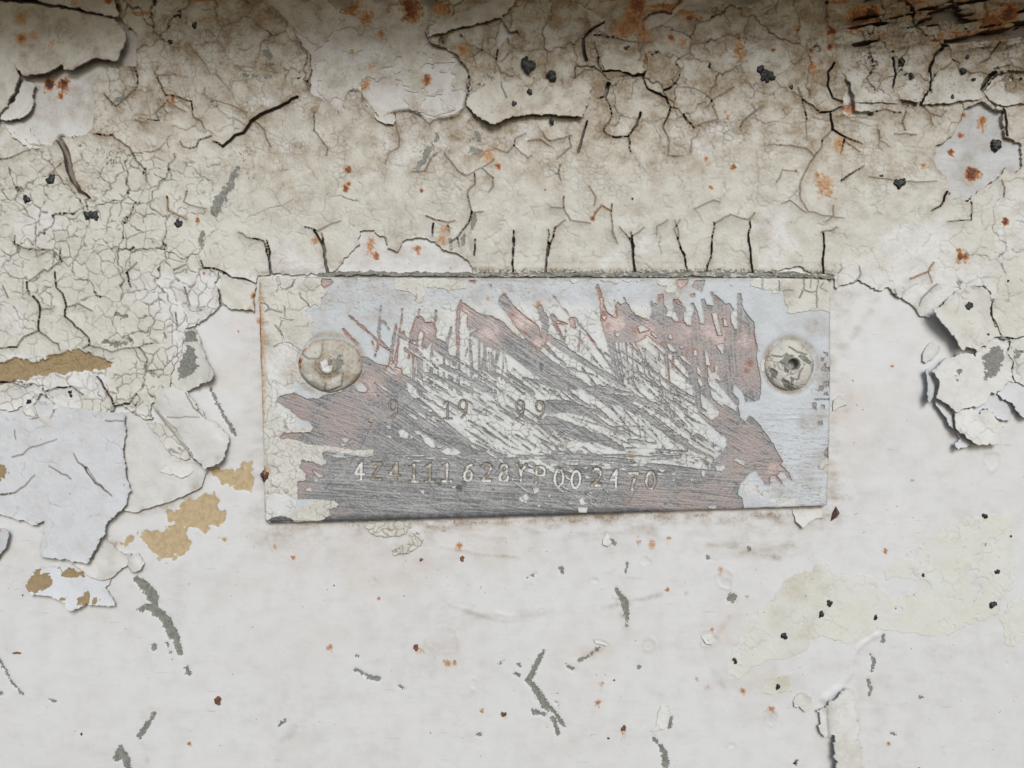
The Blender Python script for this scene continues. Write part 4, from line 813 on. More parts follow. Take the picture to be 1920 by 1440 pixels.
# islands of paint left inside the scraped area
isl = gp.full(-14.0)
ISL = [A4([(270,530),(320,518),(335,600),(375,770),(330,765),(290,600)]),A4([(390,590),(420,590),(440,670),(405,660)]),A4([(320,885),(395,870),(400,920),(385,985),(350,940)]),A4([(190,960),(215,965),(245,1110),(200,1110)]),A4([(220,1130),(260,1190),(300,1200),(305,1110),(330,1120),(325,1200),(355,1280),(300,1260),(230,1200)]),
 A4([(220,1250),(330,1320),(420,1440),(360,1440),(230,1330)]),A4([(60,950),(90,940),(95,1000),(65,1000)]),A4([(475,560),(490,490),(545,490),(545,700),(515,700)]),A4([(20,640),(0,560),(25,540),(30,660)]),A3([(930,680),(970,660),(1060,710),(960,740)]),A3([(530,560),(580,570),(555,600)]),A3([(680,730),(735,760),(715,785),(680,775)]),A3([(1090,740),(1150,770),(1140,800),(1090,760)]),
 A3([(1285,755),(1310,770),(1315,820),(1280,800)]),A3([(1020,780),(1050,790),(1100,830),(1220,940),(1150,900),(1060,850)]),A3([(1265,870),(1300,880),(1370,960),(1310,955),(1270,900)]),A3([(1400,900),(1440,900),(1425,920)]),A3([(1565,990),(1580,940),(1595,1000)]),A3([(1690,960),(1710,970),(1745,1110),(1705,1110)]),A3([(1600,1120),(1645,1190),(1650,1240),(1600,1190)]),A3([(1400,1000),(1450,1010),(1530,1110),(1440,1050)]),
 A3([(1610,1240),(1670,1330),(1640,1350),(1610,1290)]),A3([(1455,520),(1480,460),(1530,440),(1560,480),(1530,600),(1520,660),(1450,620)]),A3([(1720,1120),(1760,1200),(1800,1240),(1800,1330),(1740,1310),(1720,1180)]),
 B4([(130,50),(180,100),(325,230),(295,290),(240,320),(140,240),(200,230),(140,180)]),B4([(0,370),(120,430),(260,480),(370,480),(400,530),(390,578),(280,545),(100,460),(0,410)]),B4([(265,600),(290,590),(338,620),(310,640)]),B4([(480,735),(510,722),(590,760),(575,788)]),B4([(275,800),(380,785),(385,820),(345,855),(300,840)]),B4([(60,790),(130,745),(165,800),(100,825)]),B4([(140,850),(175,845),(165,890),(150,915)]),
 B4([(230,0),(260,10),(340,90),(330,0),(370,20),(500,170),(490,225),(420,180),(370,150),(350,180),(250,80)]),B4([(0,500),(120,590),(240,660),(245,685),(130,630),(0,550)]),B4([(0,620),(90,670),(185,690),(170,712),(60,690),(0,650)]),B4([(80,350),(200,390),(150,400)]),B4([(0,770),(60,790),(0,800)]),B4([(205,1220),(290,1210),(300,1240),(220,1240)]),B4([(390,1235),(490,1225),(480,1250),(400,1250)]),
 B1([(1480,430),(1530,410),(1590,470),(1570,510),(1500,500)]),B1([(1330,375),(1400,380),(1395,410)]),B1([(1350,480),(1400,490),(1405,508)]),B1([(870,510),(980,520),(930,545)]),B1([(885,575),(925,570),(910,592)]),B1([(775,690),(830,675),(945,705),(860,712)]),B1([(1575,0),(1620,20),(1660,60)]),B1([(595,840),(640,870),(690,900),(660,925),(610,870)]),B1([(610,930),(650,930),(640,965),(610,955)]),B1([(690,940),(735,935),(720,950)]),
 B1([(515,1040),(570,1022),(575,1055),(530,1055)]),B1([(690,740),(725,730),(725,775),(690,765)]),B1([(805,885),(840,890),(830,905)]),B1([(1470,1070),(1490,1080),(1485,1100)]),B1([(1130,675),(1175,670),(1160,705),(1140,700)]),
 B2([(165,470),(220,480),(290,530),(310,605),(270,605),(210,560)]),B2([(90,430),(140,440),(155,470),(120,470)]),B2([(0,430),(30,470),(0,500)]),B2([(50,460),(85,500),(60,515)]),B2([(370,650),(440,600),(530,620),(580,660),(510,685),(420,675)]),B2([(325,600),(395,585),(390,600),(340,608)]),B2([(145,155),(280,220),(270,235),(180,190)]),B2([(1180,1130),(1250,1080),(1285,1130),(1250,1180),(1190,1160)]),B2([(1325,1030),(1390,1025),(1385,1070),(1340,1085)]),
 B2([(1370,1200),(1400,1200),(1385,1225)]),B2([(155,1050),(190,1045),(195,1090),(170,1070)]),B2([(480,1010),(525,1010),(510,1030)]),B2([(1480,1110),(1510,1085),(1500,1120)]),B2([(220,710),(310,710),(300,725),(230,722)]),B2([(370,718),(450,718),(430,730)]),B2([(1340,700),(1460,705),(1450,716),(1350,716)]),B2([(1500,770),(1580,775),(1560,795),(1510,795)]),B2([(1140,650),(1260,630),(1240,650),(1150,668)]),B2([(1390,610),(1490,600),(1470,625),(1400,625)]),B2([(850,950),(910,945),(900,965)]),B2([(1260,840),(1330,850),(1300,865)]),
 B2([(1100,910),(1160,940),(1110,945)]),B2([(20,710),(60,715),(40,728)]),B2([(270,330),(290,330),(280,348)]),B2([(1000,1170),(1020,1130),(1008,1165)]),B2([(1360,1140),(1380,1140),(1375,1160)]),
 B3([(120,765),(260,765),(250,785),(130,782)]),B3([(360,765),(500,760),(440,785),(370,785)]),B3([(480,805),(590,800),(580,825),(500,820)]),B3([(280,812),(340,812),(320,825)]),B3([(830,740),(900,715),(930,740),(850,748)]),B3([(770,780),(930,770),(920,795),(800,800)]),B3([(1200,750),(1370,745),(1440,790),(1380,790),(1280,770)]),B3([(1440,780),(1530,745),(1560,790),(1500,825),(1450,815)]),B3([(1080,835),(1140,840),(1120,860)]),B3([(1060,880),(1160,880),(1070,892)]),B3([(1200,880),(1250,865),(1240,895)]),B3([(1525,850),(1560,850),(1550,915),(1530,900)]),
 B3([(255,1150),(290,1120),(310,1180),(340,1190),(270,1195)]),B3([(370,1182),(430,1190),(420,1210)]),B3([(310,900),(370,920),(330,925)]),B3([(1210,950),(1260,925),(1240,950)]),B3([(1410,940),(1430,930),(1420,955)]),B3([(690,790),(720,790),(710,805)]),B3([(240,1230),(340,1225),(330,1280),(250,1275)]),B3([(360,1065),(385,1075),(370,1085)]),B3([(800,620),(1000,610),(1060,640),(960,660),(1000,690),(900,680),(830,640)]),
 A1([(1100,1320),(1160,1285),(1250,1370),(1230,1410),(1150,1400)]),A1([(1520,1120),(1545,1095),(1565,1110),(1545,1145)]),A1([(1545,930),(1575,840),(1590,850),(1570,950)]),A1([(1195,1180),(1215,1175),(1200,1225)])]
for p in ISL: isl = np.maximum(isl, sdf_poly(gp, p) + .6)
n1 = 1.0 * vnoise(X / 6, Y / 6, 4) + .7 * vnoise(X / 2.6, Y / 2.6, 7)
# streaky left-overs caught between brush strokes
ua = math.radians(33); uu = X * math.cos(ua) + Y * math.sin(ua); vv = -X * math.sin(ua) + Y * math.cos(ua)
stn = fbm(uu / 30, vv / 3.4, 3, 3)
zone = np.exp(-((uu - (900 * math.cos(ua) + 790 * math.sin(ua))) / 190) ** 2 - ((vv - (-900 * math.sin(ua) + 790 * math.cos(ua))) / 55) ** 2)
left_over = sstep(.24, .36, stn + .26 * zone - .14) * (zone > .10)
hz = fbm(X / 30, Y / 4, 6, 3)
band = np.exp(-((Y - 868) / 14) ** 2) * sstep(720, 800, X) * sstep(1340, 1280, X)
left_over2 = sstep(.36, .48, hz + .22 * band - .08) * (band > .1)
bare = np.maximum(ex, -14)
bare = np.minimum(bare, 14 - 26 * np.maximum(left_over, left_over2))
bare = np.minimum(bare, -isl)
# small nicks through the outer paint
nick = gp.full(-14.0)
for p in [A1([(740,130),(850,140),(870,180),(850,200),(770,240),(735,210)]), A2([(720,150),(790,150),(790,190),(720,180)]), A2([(940,200),(975,200),(970,235)]), A3([(1380,150),(1500,140),(1480,210),(1410,250),(1370,190)]), A3([(1570,160),(1690,150),(1650,280),(1540,230)]), A3([(1515,310),(1575,300),(1570,350),(1520,345)]), A3([(1330,350),(1400,370),(1430,420),(1350,400)]),
          A4([(250,290),(300,290),(280,310)]), A4([(1500,960),(1570,970),(1590,1200),(1570,1440),(1450,1440),(1480,1200)]), B4([(1280,0),(1460,0),(1470,110),(1310,110)]), B4([(1285,140),(1330,140),(1330,220),(1290,200)]), B4([(1380,160),(1420,160),(1410,200),(1380,190)]), B4([(1335,340),(1390,320),(1395,370),(1350,385)]), B4([(1410,640),(1450,600),(1450,710),(1410,690)]), A2([(1660,330),(1680,340),(1710,390)]), B1([(110,1370),(200,1320),(330,1320),(400,1370),(250,1385)])]:
    nick = np.maximum(nick, sdf_poly(gp, p))
rn = sdf_poly(gp, A4([(1490,960),(1580,965),(1590,1440),(1440,1440),(1470,1200)])); nick = np.where(rn > -8, np.minimum(nick, 30 * fbm(X / 9, Y / 9, 3, 4) - 3), nick)
bare = np.maximum(bare, nick)
calm = sstep(735, 760, X) * sstep(1345, 1320, X) * sstep(600, 630, Y)
paint = -bare + n1 * (1 - .62 * calm)
# ---- stamped characters: strokes in a unit box
def arc(cx, cy, rx, ry, a0, a1, n=10):
    return [(cx + rx * math.cos(math.radians(a0 + (a1 - a0) * i / n)), cy + ry * math.sin(math.radians(a0 + (a1 - a0) * i / n))) for i in range(n + 1)]
GL = {'0': [arc(.5,.5,.42,.5,0,360,18)], '1': [[(.12,.16),(.5,.02),(.5,.97)],[(.1,.99),(.92,.99)]], '2': [arc(.5,.26,.42,.26,190,380,9)+[(.78,.55),(.1,.98),(.92,.98)]], 'Z': [[(.08,.03),(.9,.03),(.08,.97),(.92,.97)]],
 '4': [[(.95,.72),(.05,.72),(.68,.02),(.68,1.0)]], '6': [[(.78,.05),(.42,.18),(.14,.55)],arc(.5,.70,.38,.29,0,360,14)], '7': [[(.05,.04),(.92,.04),(.55,.5),(.42,1.0)]], '8': [arc(.5,.25,.32,.24,0,360,12),arc(.5,.74,.41,.26,0,360,14)],
 '9': [arc(.5,.30,.40,.30,0,360,14),[(.90,.32),(.80,.72),(.35,1.0)]], 'Y': [[(.05,.02),(.5,.5),(.5,1.0)],[(.95,.02),(.5,.5)]], 'P': [[(.12,1.0),(.12,.03),(.6,.03)]+arc(.62,.28,.32,.25,-90,90,8)+[(.12,.53)]], 'l': [[(.12,.16),(.5,.02),(.5,.97)]], 'f': [[(.1,.58),(.62,.02),(.62,.98)],[(.1,.58),(.55,.58)]]}
ROW = [('4',674,882,.75),('Z',706,884,.35),('4',740,884,.3),('1',776,887,.35),('1',806,887,.3),('1',838,886,.55),('6',878,886,.7),('2',912,886,.65),('8',945,887,.75),('Y',977,886,.7),('P',1013,891,.7),('0',1048,896,.8),('0',1080,899,.95),('2',1118,895,.6),('f',1153,897,.75),('7',1187,902,.8),('0',1220,901,.45)]
TOP = [('9',737,768,.0),('1',839,769,.1),('9',868,767,.0),('9',975,768,.0),('9',1012,769,.0)]
glyphs = []
for ch, cx, cy, wh in ROW:
    w, hgt = (19, 32) if ch != '1' else (19, 33)
    glyphs.append((ch, [[(cx + (x - .5) * w + (y - .5) * -1.2, cy + (y - .5) * hgt) for x, y in s] for s in GL[ch]], wh, 4.2))
for ch, cx, cy, wh in TOP:
    glyphs.append((ch, [[(cx + (x - .5) * 18, cy + (y - .5) * 33) for x, y in s] for s in GL[ch]], wh, 4.0))
gro = gp.full(-14.0)
for gi, (ch, ss, wh, w) in enumerate(glyphs):
    for s in ss: stroke(gp, gro, s, w if gi < len(ROW) else w * .45, w if gi < len(ROW) else w * .6, m=8)
paint = np.minimum(paint, -gro - 0.5)
# ---- the metal itself
dirn = np.where(Y > 845, 3.0, np.where(X < 720, 16.0, 30.0)) 
def streak(deg, a, b, s):
    t = math.radians(deg); return fbm((X * math.cos(t) + Y * math.sin(t)) / a, (-X * math.sin(t) + Y * math.cos(t)) / b, s, 3)
wlow = sstep(820, 880, Y + 25 * fbm(X / 80, Y / 80, 2)); wleft = sstep(760, 640, X); wvert = sstep(1190, 1290, X) * sstep(800, 730, Y)
st = streak(33, 46, 2.1, 5) * (1 - wlow) * (1 - wleft) * (1 - wvert) + streak(4, 50, 2.1, 6) * wlow + streak(20, 46, 2.1, 8) * wleft * (1 - wlow) + streak(86, 60, 2.2, 9) * wvert
st = np.clip(.5 + .68 * st + .32 * vnoise(X / 2.4, Y / 2.4, 3) + .25 * fbm(X / 30, Y / 30, 7, 3), 0, 1)
for _ in range(420):       # single bright or dark hair scratches
    x, y = r.uniform(510, 1450), r.uniform(690, 970)
    a = math.radians((r.choice([33, 20, 4, -30, 40]) if y < 850 else r.choice([3, 6, -3, 12, 30, -60])) + r.normal(0, 5)); L = r.uniform(15, 90)
    q = (x + math.cos(a) * L, y + math.sin(a) * L)
    w_ = gp.win(min(x, q[0]) - 3, min(y, q[1]) - 3, max(x, q[0]) + 3, max(y, q[1]) + 3)
    if w_:
        d, _t = seg_dist(gp.X[w_], gp.Y[w_], (x, y), q)
        k = np.exp(-(d / r.uniform(.6, 1.1)) ** 2)
        st[w_] = np.clip(st[w_] + k * r.choice([-.6, -.4, .4, .5]), 0, 1)
pk = gp.full(0.0)
for x, y, rr, v in [(560,770,70,.85),(640,790,100,.75),(700,720,60,.95),(740,690,50,1.0),(760,660,50,1.0),(540,815,30,1.0),(580,880,40,.95),(570,920,35,.8),(640,960,60,.6),(800,620,60,1.0),(870,590,50,1.0),(920,620,60,.95),(980,600,60,1.1),(1010,640,40,.95),(1150,600,60,1.05),(1210,630,60,1.05),(1280,620,60,1.0),(1340,620,70,1.05),(1400,640,50,1.0),(1330,690,60,.8),(1400,700,60,.9),(1350,780,50,.75),(1400,830,70,.85),(1450,880,60,.9),(1380,880,50,.75),(1330,850,40,.6),
   (1200,945,90,.75),(1290,935,60,.8),(1360,940,50,.8),(1120,950,40,.5),(1330,920,60,.65),(860,640,40,.9),(700,650,40,1.1),(660,620,40,1.2),(1060,610,40,1.1),(1100,640,30,1.0),(1260,690,50,.75),(1300,650,60,.8),(1130,560,40,1.2),(1270,540,60,1.2),(610,530,40,1.0),(890,530,40,1.2),(760,600,50,1.1),(1500,800,60,.2),(700,800,90,.45)]:
    blob(gp, pk, x, y, rr * 1.25, v)
red = np.exp(-np.abs(bare - 1.0) / 1.7) * sstep(.35, .9, pk) * 1.0
for x, y, rr, v in [(1132,590,16,.9),(1140,610,16,.7),(1190,620,22,.7),(1230,630,18,.5),(1255,650,30,.55),(1290,660,30,.5),(1300,655,14,.6),(1393,605,12,.7),(1345,560,14,.8),(1388,570,14,.6),(1405,680,20,.85),(1400,695,14,.8),(1393,655,14,.5),(962,590,18,.7),(985,625,16,.6),(1125,545,14,.95),(795,632,16,.6),(1115,720,0.1,0),(1240,645,10,.7),(1362,625,8,.7),(660,600,14,.9),(690,620,14,.9),(722,655,10,1.0),(650,625,12,.9),(665,640,10,.6),(550,745,14,.6),(640,740,22,.4),(1383,792,8,.7),(1375,860,10,.5),(885,528,10,.8),(1235,560,14,.7),(930,568,10,.6),(1010,590,12,.6),(1040,607,12,.7),(1090,620,10,.7),
                (1270,595,10,.5),(720,975,0.1,0),(860,950,6,.2)]: blob(gp, red, x, y, rr, v)
gr = gp.full(0.0)
for x, y, rr, v in [(870,905,12,.9),(862,915,14,.9),(824,908,10,.8),(890,865,8,.6),(925,918,6,.7),(888,812,5,.8),(1015,685,10,.8),(900,975,0.1,0),(600,960,40,.5),(1063,830,5,.4),(1247,945,5,.7),(1098,925,6,.6),(1015,692,8,.8),(700,775,4,.7),(945,615,6,.6),(1380,805,14,.5),(1350,812,6,.4),(1185,860,8,.7),(1250,955,6,.6)]: blob(gp, gr, x, y, rr, v)
gr = np.maximum(gr, .75 * sstep(22, 3, fo) * sstep(930, 960, Y) * sstep(1300, 1200, X))
gr = np.maximum(gr, .7 * (rn > 0) * sstep(.0, .5, fbm(X / 14, Y / 14, 5)))
warp = 1.4 * fbm(X / 170, Y / 170, 3) 
hm = PLATE_H + warp + 0.12 * (st - .5) - 3.2 * sstep(-2.4, 1.0, gro) - 0.3 * gr
RIV = [(618, 684, 61, 51), (1482, 685, 46, 48)]
d1 = np.hypot(X - RIV[0][0], (Y - RIV[0][1]) * 1.1); d2 = np.hypot(X - RIV[1][0], Y - RIV[1][1])
hm = hm - 2.0 * np.exp(-((d2 - 52) / 7) ** 2) - 2.5 * sstep(56, 40, d2) - 1.5 * sstep(62, 48, d1)
hm = hm - 1.6 * sstep(4, 0, fo)
plate = bpy.data.objects.new("identification_plate", None); C.objects.link(plate)
plate.location = (60 * PX, -0.0002, -30 * PX); plate.empty_display_size = 0.01
tag(plate, "scratched grey metal number plate with two rivets on the peeling panel", "plate")
body = surf("plate_body", gp, fo, hm, {"pA": (pk, st, red, np.clip(gr, 0, 1))}, MAT_PLATE, parent=plate, bottom=1.2, hs=PLATE_H)
# ---- pale blue-white coat left on the plate
fp = np.minimum(paint, fo - 0.6 + n1 * .3)
fp = np.minimum(fp, np.minimum(d2 - 43, d1 - 52))
cream = np.clip(sstep(700, 590, Y + 30 * fbm(X / 70, Y / 40, 5)) * sstep(740, 800, X) * sstep(1330, 1260, X) * sstep(562, 582, Y + 9 * vnoise(X / 9, Y / 9, 3)), 0, 1) * .8
cream = np.maximum(cream, .8 * sstep(560, 545, X + 30 * fbm(X / 30, Y / 30, 3)))
cream = np.maximum(cream, .75 * sstep(1365, 1375, X) * sstep(890, 915, Y) * sstep(.0, .25, fbm(X / 28, Y / 20, 8, 3)))
cream = np.maximum(cream, .6 * sstep(1.5, 0, np.abs(isl - 3) - 5) * (isl > -1) * sstep(1300, 1330, X))
cream = np.maximum(cream, .85 * calm)
greyer = np.clip(sstep(900, 700, X) * sstep(640, 560, Y) + sstep(1300, 1200, X) * sstep(575, 555, Y), 0, 1)
tv, _ = voronoi(X + 4 * vnoise(X / 8, Y / 8, 3), Y + 4 * vnoise(X / 8, Y / 8, 5), 13, 31)
lv = fbm(X / 40, Y / 5, 7, 3)
vcr = np.exp(-(tv / .8) ** 2) * np.clip(cream * 1.2 - .1, 0, 1) * sstep(-.25, .15, fbm(X / 22, Y / 22, 2))
hcr = np.exp(-(np.abs(lv) / .035) ** 2) * sstep(1395, 1440, X) * sstep(740, 790, Y) * .7
hcr = np.maximum(hcr, np.exp(-(np.abs(fbm(X / 26, Y / 9, 4, 3)) / .03) ** 2) * greyer * .55)
hcr = np.maximum(hcr, np.exp(-(np.abs(fbm(X / 18, Y / 12, 9, 3)) / .03) ** 2) * sstep(1395, 1420, X) * sstep(900, 915, Y) * .7)
hp = hm + 1.5 + .25 * fbm(X / 14, Y / 14, 4) + .22 * vnoise(X / 4, Y / 4, 6) - .9 * np.clip(vcr + hcr, 0, 1) + sstep(1395, 1440, X) * sstep(740, 790, Y) * .7 * lv
pd = .05 + .30 * greyer * sstep(-.2, .4, fbm(X / 40, Y / 20, 3))
for x, y, rr, v in [(1485,690,80,.40),(1530,610,40,.6),(1545,700,60,.5),(1500,560,50,.45),(1507,797,20,.95),(1520,800,40,.5),(1540,780,30,.5),(1520,900,60,.3),(620,690,85,.55),(600,560,60,.35),(650,560,60,.35),(900,548,60,.25),(1260,545,60,.45),(1480,590,40,.25),(1545,860,40,.4),(1470,915,60,.35),(690,540,50,.4)]: blob(gp, pd, x, y, rr, v)
pd = np.maximum(pd, .75 * np.exp(-((d2 - 50) / 6) ** 2)); pd = np.maximum(pd, .6 * np.exp(-((d1 - 63) / 8) ** 2))
pd = np.maximum(pd, .55 * sstep(11, 2, fo) * sstep(560, 525, Y) + .35 * sstep(9, 2, fo) * (X > 1500))
prust = gp.full(0.0)
smear(gp, prust, [(487,560),(489,640),(492,690)], 8, .8); smear(gp, prust, [(490,540),(495,600),(496,720)], 14, .3)
for x, y, rr, v in [(945,553,14,.5),(1010,570,16,.45),(1030,565,10,.35),(915,560,10,.4),(1040,530,10,.3)]: blob(gp, prust, x, y, rr, v)
pm = .12 + .35 * greyer + .3 * sstep(1500, 1540, X)
pcr = np.clip(vcr * .8 + hcr * .7 + .5 * np.exp(-np.maximum(fp, 0) / 1.1), 0, 1)
ppink = .45 * np.exp(-np.maximum(-bare, 0) / 3.5) * sstep(.3, .8, pk) + .12 * sstep(.1, .4, fbm(X / 50, Y / 30, 9)) * sstep(580, 560, Y)
pA = {"mA": (np.clip(pd, 0, 1), prust, pcr, enc(gp.full(-14.0))), "mB": (cream, pm, ppink, enc(gp.full(-14.0)))}

def components(mask):
    """label 4-connected runs, small union-find over row runs"""
    H, W = mask.shape; lab = np.zeros((H, W), np.int32); par = [0]
    def find(a):
        while par[a] != a: par[a] = par[par[a]]; a = par[a]
        return a
    prev = []
    for j in range(H):
        m = mask[j].astype(np.int8); d = np.diff(np.concatenate([[0], m, [0]]))
        s = np.nonzero(d == 1)[0]; e = np.nonzero(d == -1)[0]; cur = []; k = 0
        for a, b in zip(s, e):
            par.append(len(par)); L = len(par) - 1
            while k < len(prev) and prev[k][1] < a: k += 1
            q = k
            while q < len(prev) and prev[q][0] <= b:
                ra, rb = find(prev[q][2]), find(L)
                par[max(ra, rb)] = min(ra, rb); q += 1
            lab[j, a:b] = L; cur.append((a, b, L))
        prev = cur
    root = np.array([find(i) for i in range(len(par))])
    return root[lab]
def patches(name, g, f, h, attrs, mat, parent, bottom, hs, biggest, least):
    lab = components(f > 0)
    n = np.bincount(lab.ravel()); n[0] = 0
    keep = [i for i in np.argsort(-n)[:biggest] if n[i] >= least]
    for i in keep:
        js, is_ = np.nonzero(lab == i)
        sl = (slice(max(0, js.min() - 2), js.max() + 3), slice(max(0, is_.min() - 2), is_.max() + 3))
        surf(name, g, np.where((lab == i) | (f <= 0), f, -1.0), h, attrs, mat, parent=parent, bottom=bottom, hs=hs, sl=sl)
    rest = np.where(np.isin(lab, keep), -1.0, f)
    o = surf(name + "_specks", g, rest, h, attrs, mat, parent=parent, bottom=bottom, hs=hs)
    if o: tag(o, kind="stuff")
patches("white_paint", gp, fp, hp, pA, MAT_PLATEPAINT, plate, PLATE_H - 3.5, PLATE_H, 150, 45)

# ---- thick cream coat over it, in the corners and along the top edge
CREAM = [A1([(0,60),(735,150),(740,210),(770,250),(815,270),(815,305),(730,355),(735,385),(745,400),(725,460),(690,430),(655,425),(560,495),(555,530),(600,550),(655,610),(630,640),(625,710),(645,740),(640,800),(590,850),(520,930),(460,1010),(480,1120),(540,1230),(580,1290),(560,1312),(490,1312),(440,1275),(425,1290),(410,1375),(350,1350),(200,1270),(185,1300),(180,1440),(0,1440)]),
 B1([(0,0),(160,0),(180,60),(165,100),(210,160),(180,240),(250,265),(310,300),(320,370),(380,400),(590,395),(570,440),(420,450),(290,450),(245,490),(260,520),(350,510),(450,540),(540,575),(690,585),(830,600),(1020,635),(1230,620),(1215,665),(1140,690),(830,655),(760,630),(700,650),(680,700),(690,790),(640,770),(560,740),(480,735),(450,810),(520,880),(520,940),(430,960),(440,1050),(430,1140),(330,1090),(200,1070),(130,1090),(100,1170),(80,1150)]),
 B1([(330,1320),(420,1240),(560,1190),(620,1140),(820,1160),(860,1190),(840,1225),(765,1245),(775,1310),(680,1365),(600,1370),(400,1360)]),
 A2([(-120,140),(0,130),(130,130),(230,140),(400,140),(560,150),(600,180),(690,195),(690,245),(540,260),(490,285),(470,260),(390,235),(240,235),(240,300),(190,400),(150,415),(105,380),(110,340),(50,290),(0,280),(-120,250)]),
 A3([(170,150),(270,140),(265,180),(200,190)]), A3([(500,140),(640,140),(730,150),(720,190),(680,200),(650,165),(550,175)]), A3([(760,150),(880,150),(830,175)]), A3([(910,145),(980,145),(930,180)]), A3([(1150,150),(1250,140),(1340,160),(1330,220),(1300,300),(1260,305),(1245,260),(1260,220),(1180,210),(1145,180)]), A3([(1340,210),(1375,210),(1360,270),(1330,300),(1310,280)]), A3([(1360,280),(1395,290),(1400,330),(1390,350),(1350,320)]), A3([(60,270),(90,240),(120,260),(70,300)]), A3([(600,380),(640,410),(640,450),(610,420)]),
 A3([(890,500),(930,470),(1010,470),(1080,530),(1060,590),(960,560),(900,540)]),
 A4([(690,190),(740,130),(810,130),(830,160),(830,130),(1020,140),(1190,140),(1400,140),(1560,160),(1600,200),(1590,510),(1490,490),(1380,500),(1125,530),(1110,510),(1135,460),(1090,420),(1085,330),(1075,275),(1045,270),(1030,290),(945,318),(925,300),(950,265),(840,265),(780,235),(700,215)]),
 A4([(450,215),(470,180),(495,220)]), A4([(810,1090),(840,1040),(890,1050),(885,1190),(820,1175)]), B4([(1390,740),(1450,740),(1450,845),(1350,825),(1360,790)])]
fc = gp.full(-14.0)
for p in CREAM: fc = np.maximum(fc, sdf_poly(gp, p))
fc = fc + n1 * 1.15
fc = np.minimum(fc, fo - .4 + n1 * .3)
fc = np.minimum(fc, np.minimum(d2 - 44, d1 - 55)); fc = np.minimum(fc, -gro - 1)
ccr = gp.full(-14.0)
for i, (p, a, b) in enumerate([(A1([(250,120),(265,240)]),5,4),(A1([(265,240),(235,280)]),2,1.5),(A1([(265,240),(330,270),(410,230),(440,150)]),3,2),(A1([(500,300),(510,350),(560,390),(600,450)]),2,1.5),(A1([(60,410),(130,430),(155,470),(110,510)]),2,2),(A1([(155,480),(290,520)]),2,1.5),(A1([(325,450),(330,560)]),1.8,2),(A1([(285,585),(340,595),(420,600)]),4,1.5),(A1([(295,600),(270,690)]),2,1.2),(A1([(220,660),(290,740),(320,855)]),2,3),(A1([(210,900),(320,858),(370,870)]),2.5,4),(A1([(370,870),(440,915),(520,980)]),6,5),
   (A4([(830,140),(835,260)]),3,2),(A4([(1020,160),(1025,270)]),1.8,1.5),(A4([(1080,268),(1180,265)]),1.8,1.4),(A4([(1300,150),(1300,260),(1250,350)]),2.2,2),(A4([(1300,260),(1370,290),(1440,280)]),2,1.6),(A4([(1460,160),(1440,300),(1445,460)]),2,1.5),(A4([(1380,150),(1370,240)]),1.6,1.2),(A4([(1520,180),(1480,240),(1560,280)]),1.5),(A4([(1160,200),(1150,260)]),1.5)][:-2] + [(A4([(1520,180),(1480,240),(1560,280)]),1.5,1.2)]):
    stroke(gp, ccr, jag(p, 6, 1.2, 500 + i), a, b, m=14)
fc = np.minimum(fc, np.where(ccr > -.6, -ccr, 14))
cv, _ = voronoi(X + 6 * vnoise(X / 9, Y / 9, 2), Y + 6 * vnoise(X / 9, Y / 9, 6), 13, 41, 1.0); cv2, _ = voronoi(X + 8 * vnoise(X / 14, Y / 14, 4), Y + 8 * vnoise(X / 14, Y / 14, 1), 34, 43)
dens = sstep(720, 800, Y)
ch = np.exp(-(cv / .8) ** 2) * sstep(-.15, .25, fbm(X / 14, Y / 14, 3) + .18 * dens) * (.40 + .25 * dens) * (X < 1000) + np.exp(-(cv2 / 1.0) ** 2) * sstep(-.2, .2, fbm(X / 30, Y / 30, 8)) * .8
ch = np.clip(ch, 0, 1)
hc = hm + 2.5 + .4 * fbm(X / 20, Y / 20, 2) + .3 * vnoise(X / 5, Y / 5, 7) - .8 * ch
cd = .06 + .10 * fbm(X / 30, Y / 30, 6)
for x, y, rr, v in [(580,537,26,.55),(545,640,50,.25),(500,545,40,.35),(495,640,34,.55),(560,690,55,.55),(500,870,30,.35),(1475,545,30,.45),(1550,540,26,.35),(1480,570,14,.4),(790,570,20,.4),(690,850,16,.3),(1370,535,14,.3),(1270,560,20,.3)]: blob(gp, cd, x, y, rr, v)
crs = gp.full(0.0)
smear(gp, crs, [(485,575),(487,640),(488,690)], 7, 1.05); smear(gp, crs, [(486,535),(492,600),(494,720),(492,800)], 14, .36); smear(gp, crs, [(487,555),(497,565)], 10, .4)
for x, y, rr, v in [(496,885,22,.55),(493,892,9,1.2),(484,690,10,1.1)]: blob(gp, crs, x, y, rr, v)
cwh = sstep(18, 0, sdf_poly(gp, A1([(180,960),(330,880),(440,960),(460,1130),(540,1260),(480,1310),(400,1370),(200,1260),(150,1150),(130,1010)])) * -1) * .9
cA = {"mA": (np.clip(cd, 0, 1), crs, np.clip(ch * .75 + .8 * sstep(-1.4, .4, ccr), 0, 1), enc(gp.full(-14.0))), "mB": (cwh, gp.full(.16) + .25 * sstep(560, 520, Y), gp.full(0), enc(gp.full(-14.0)))}
patches("cream_paint", gp, fc, hc, cA, MAT_COAT, plate, PLATE_H - 3.0, PLATE_H, 60, 45)

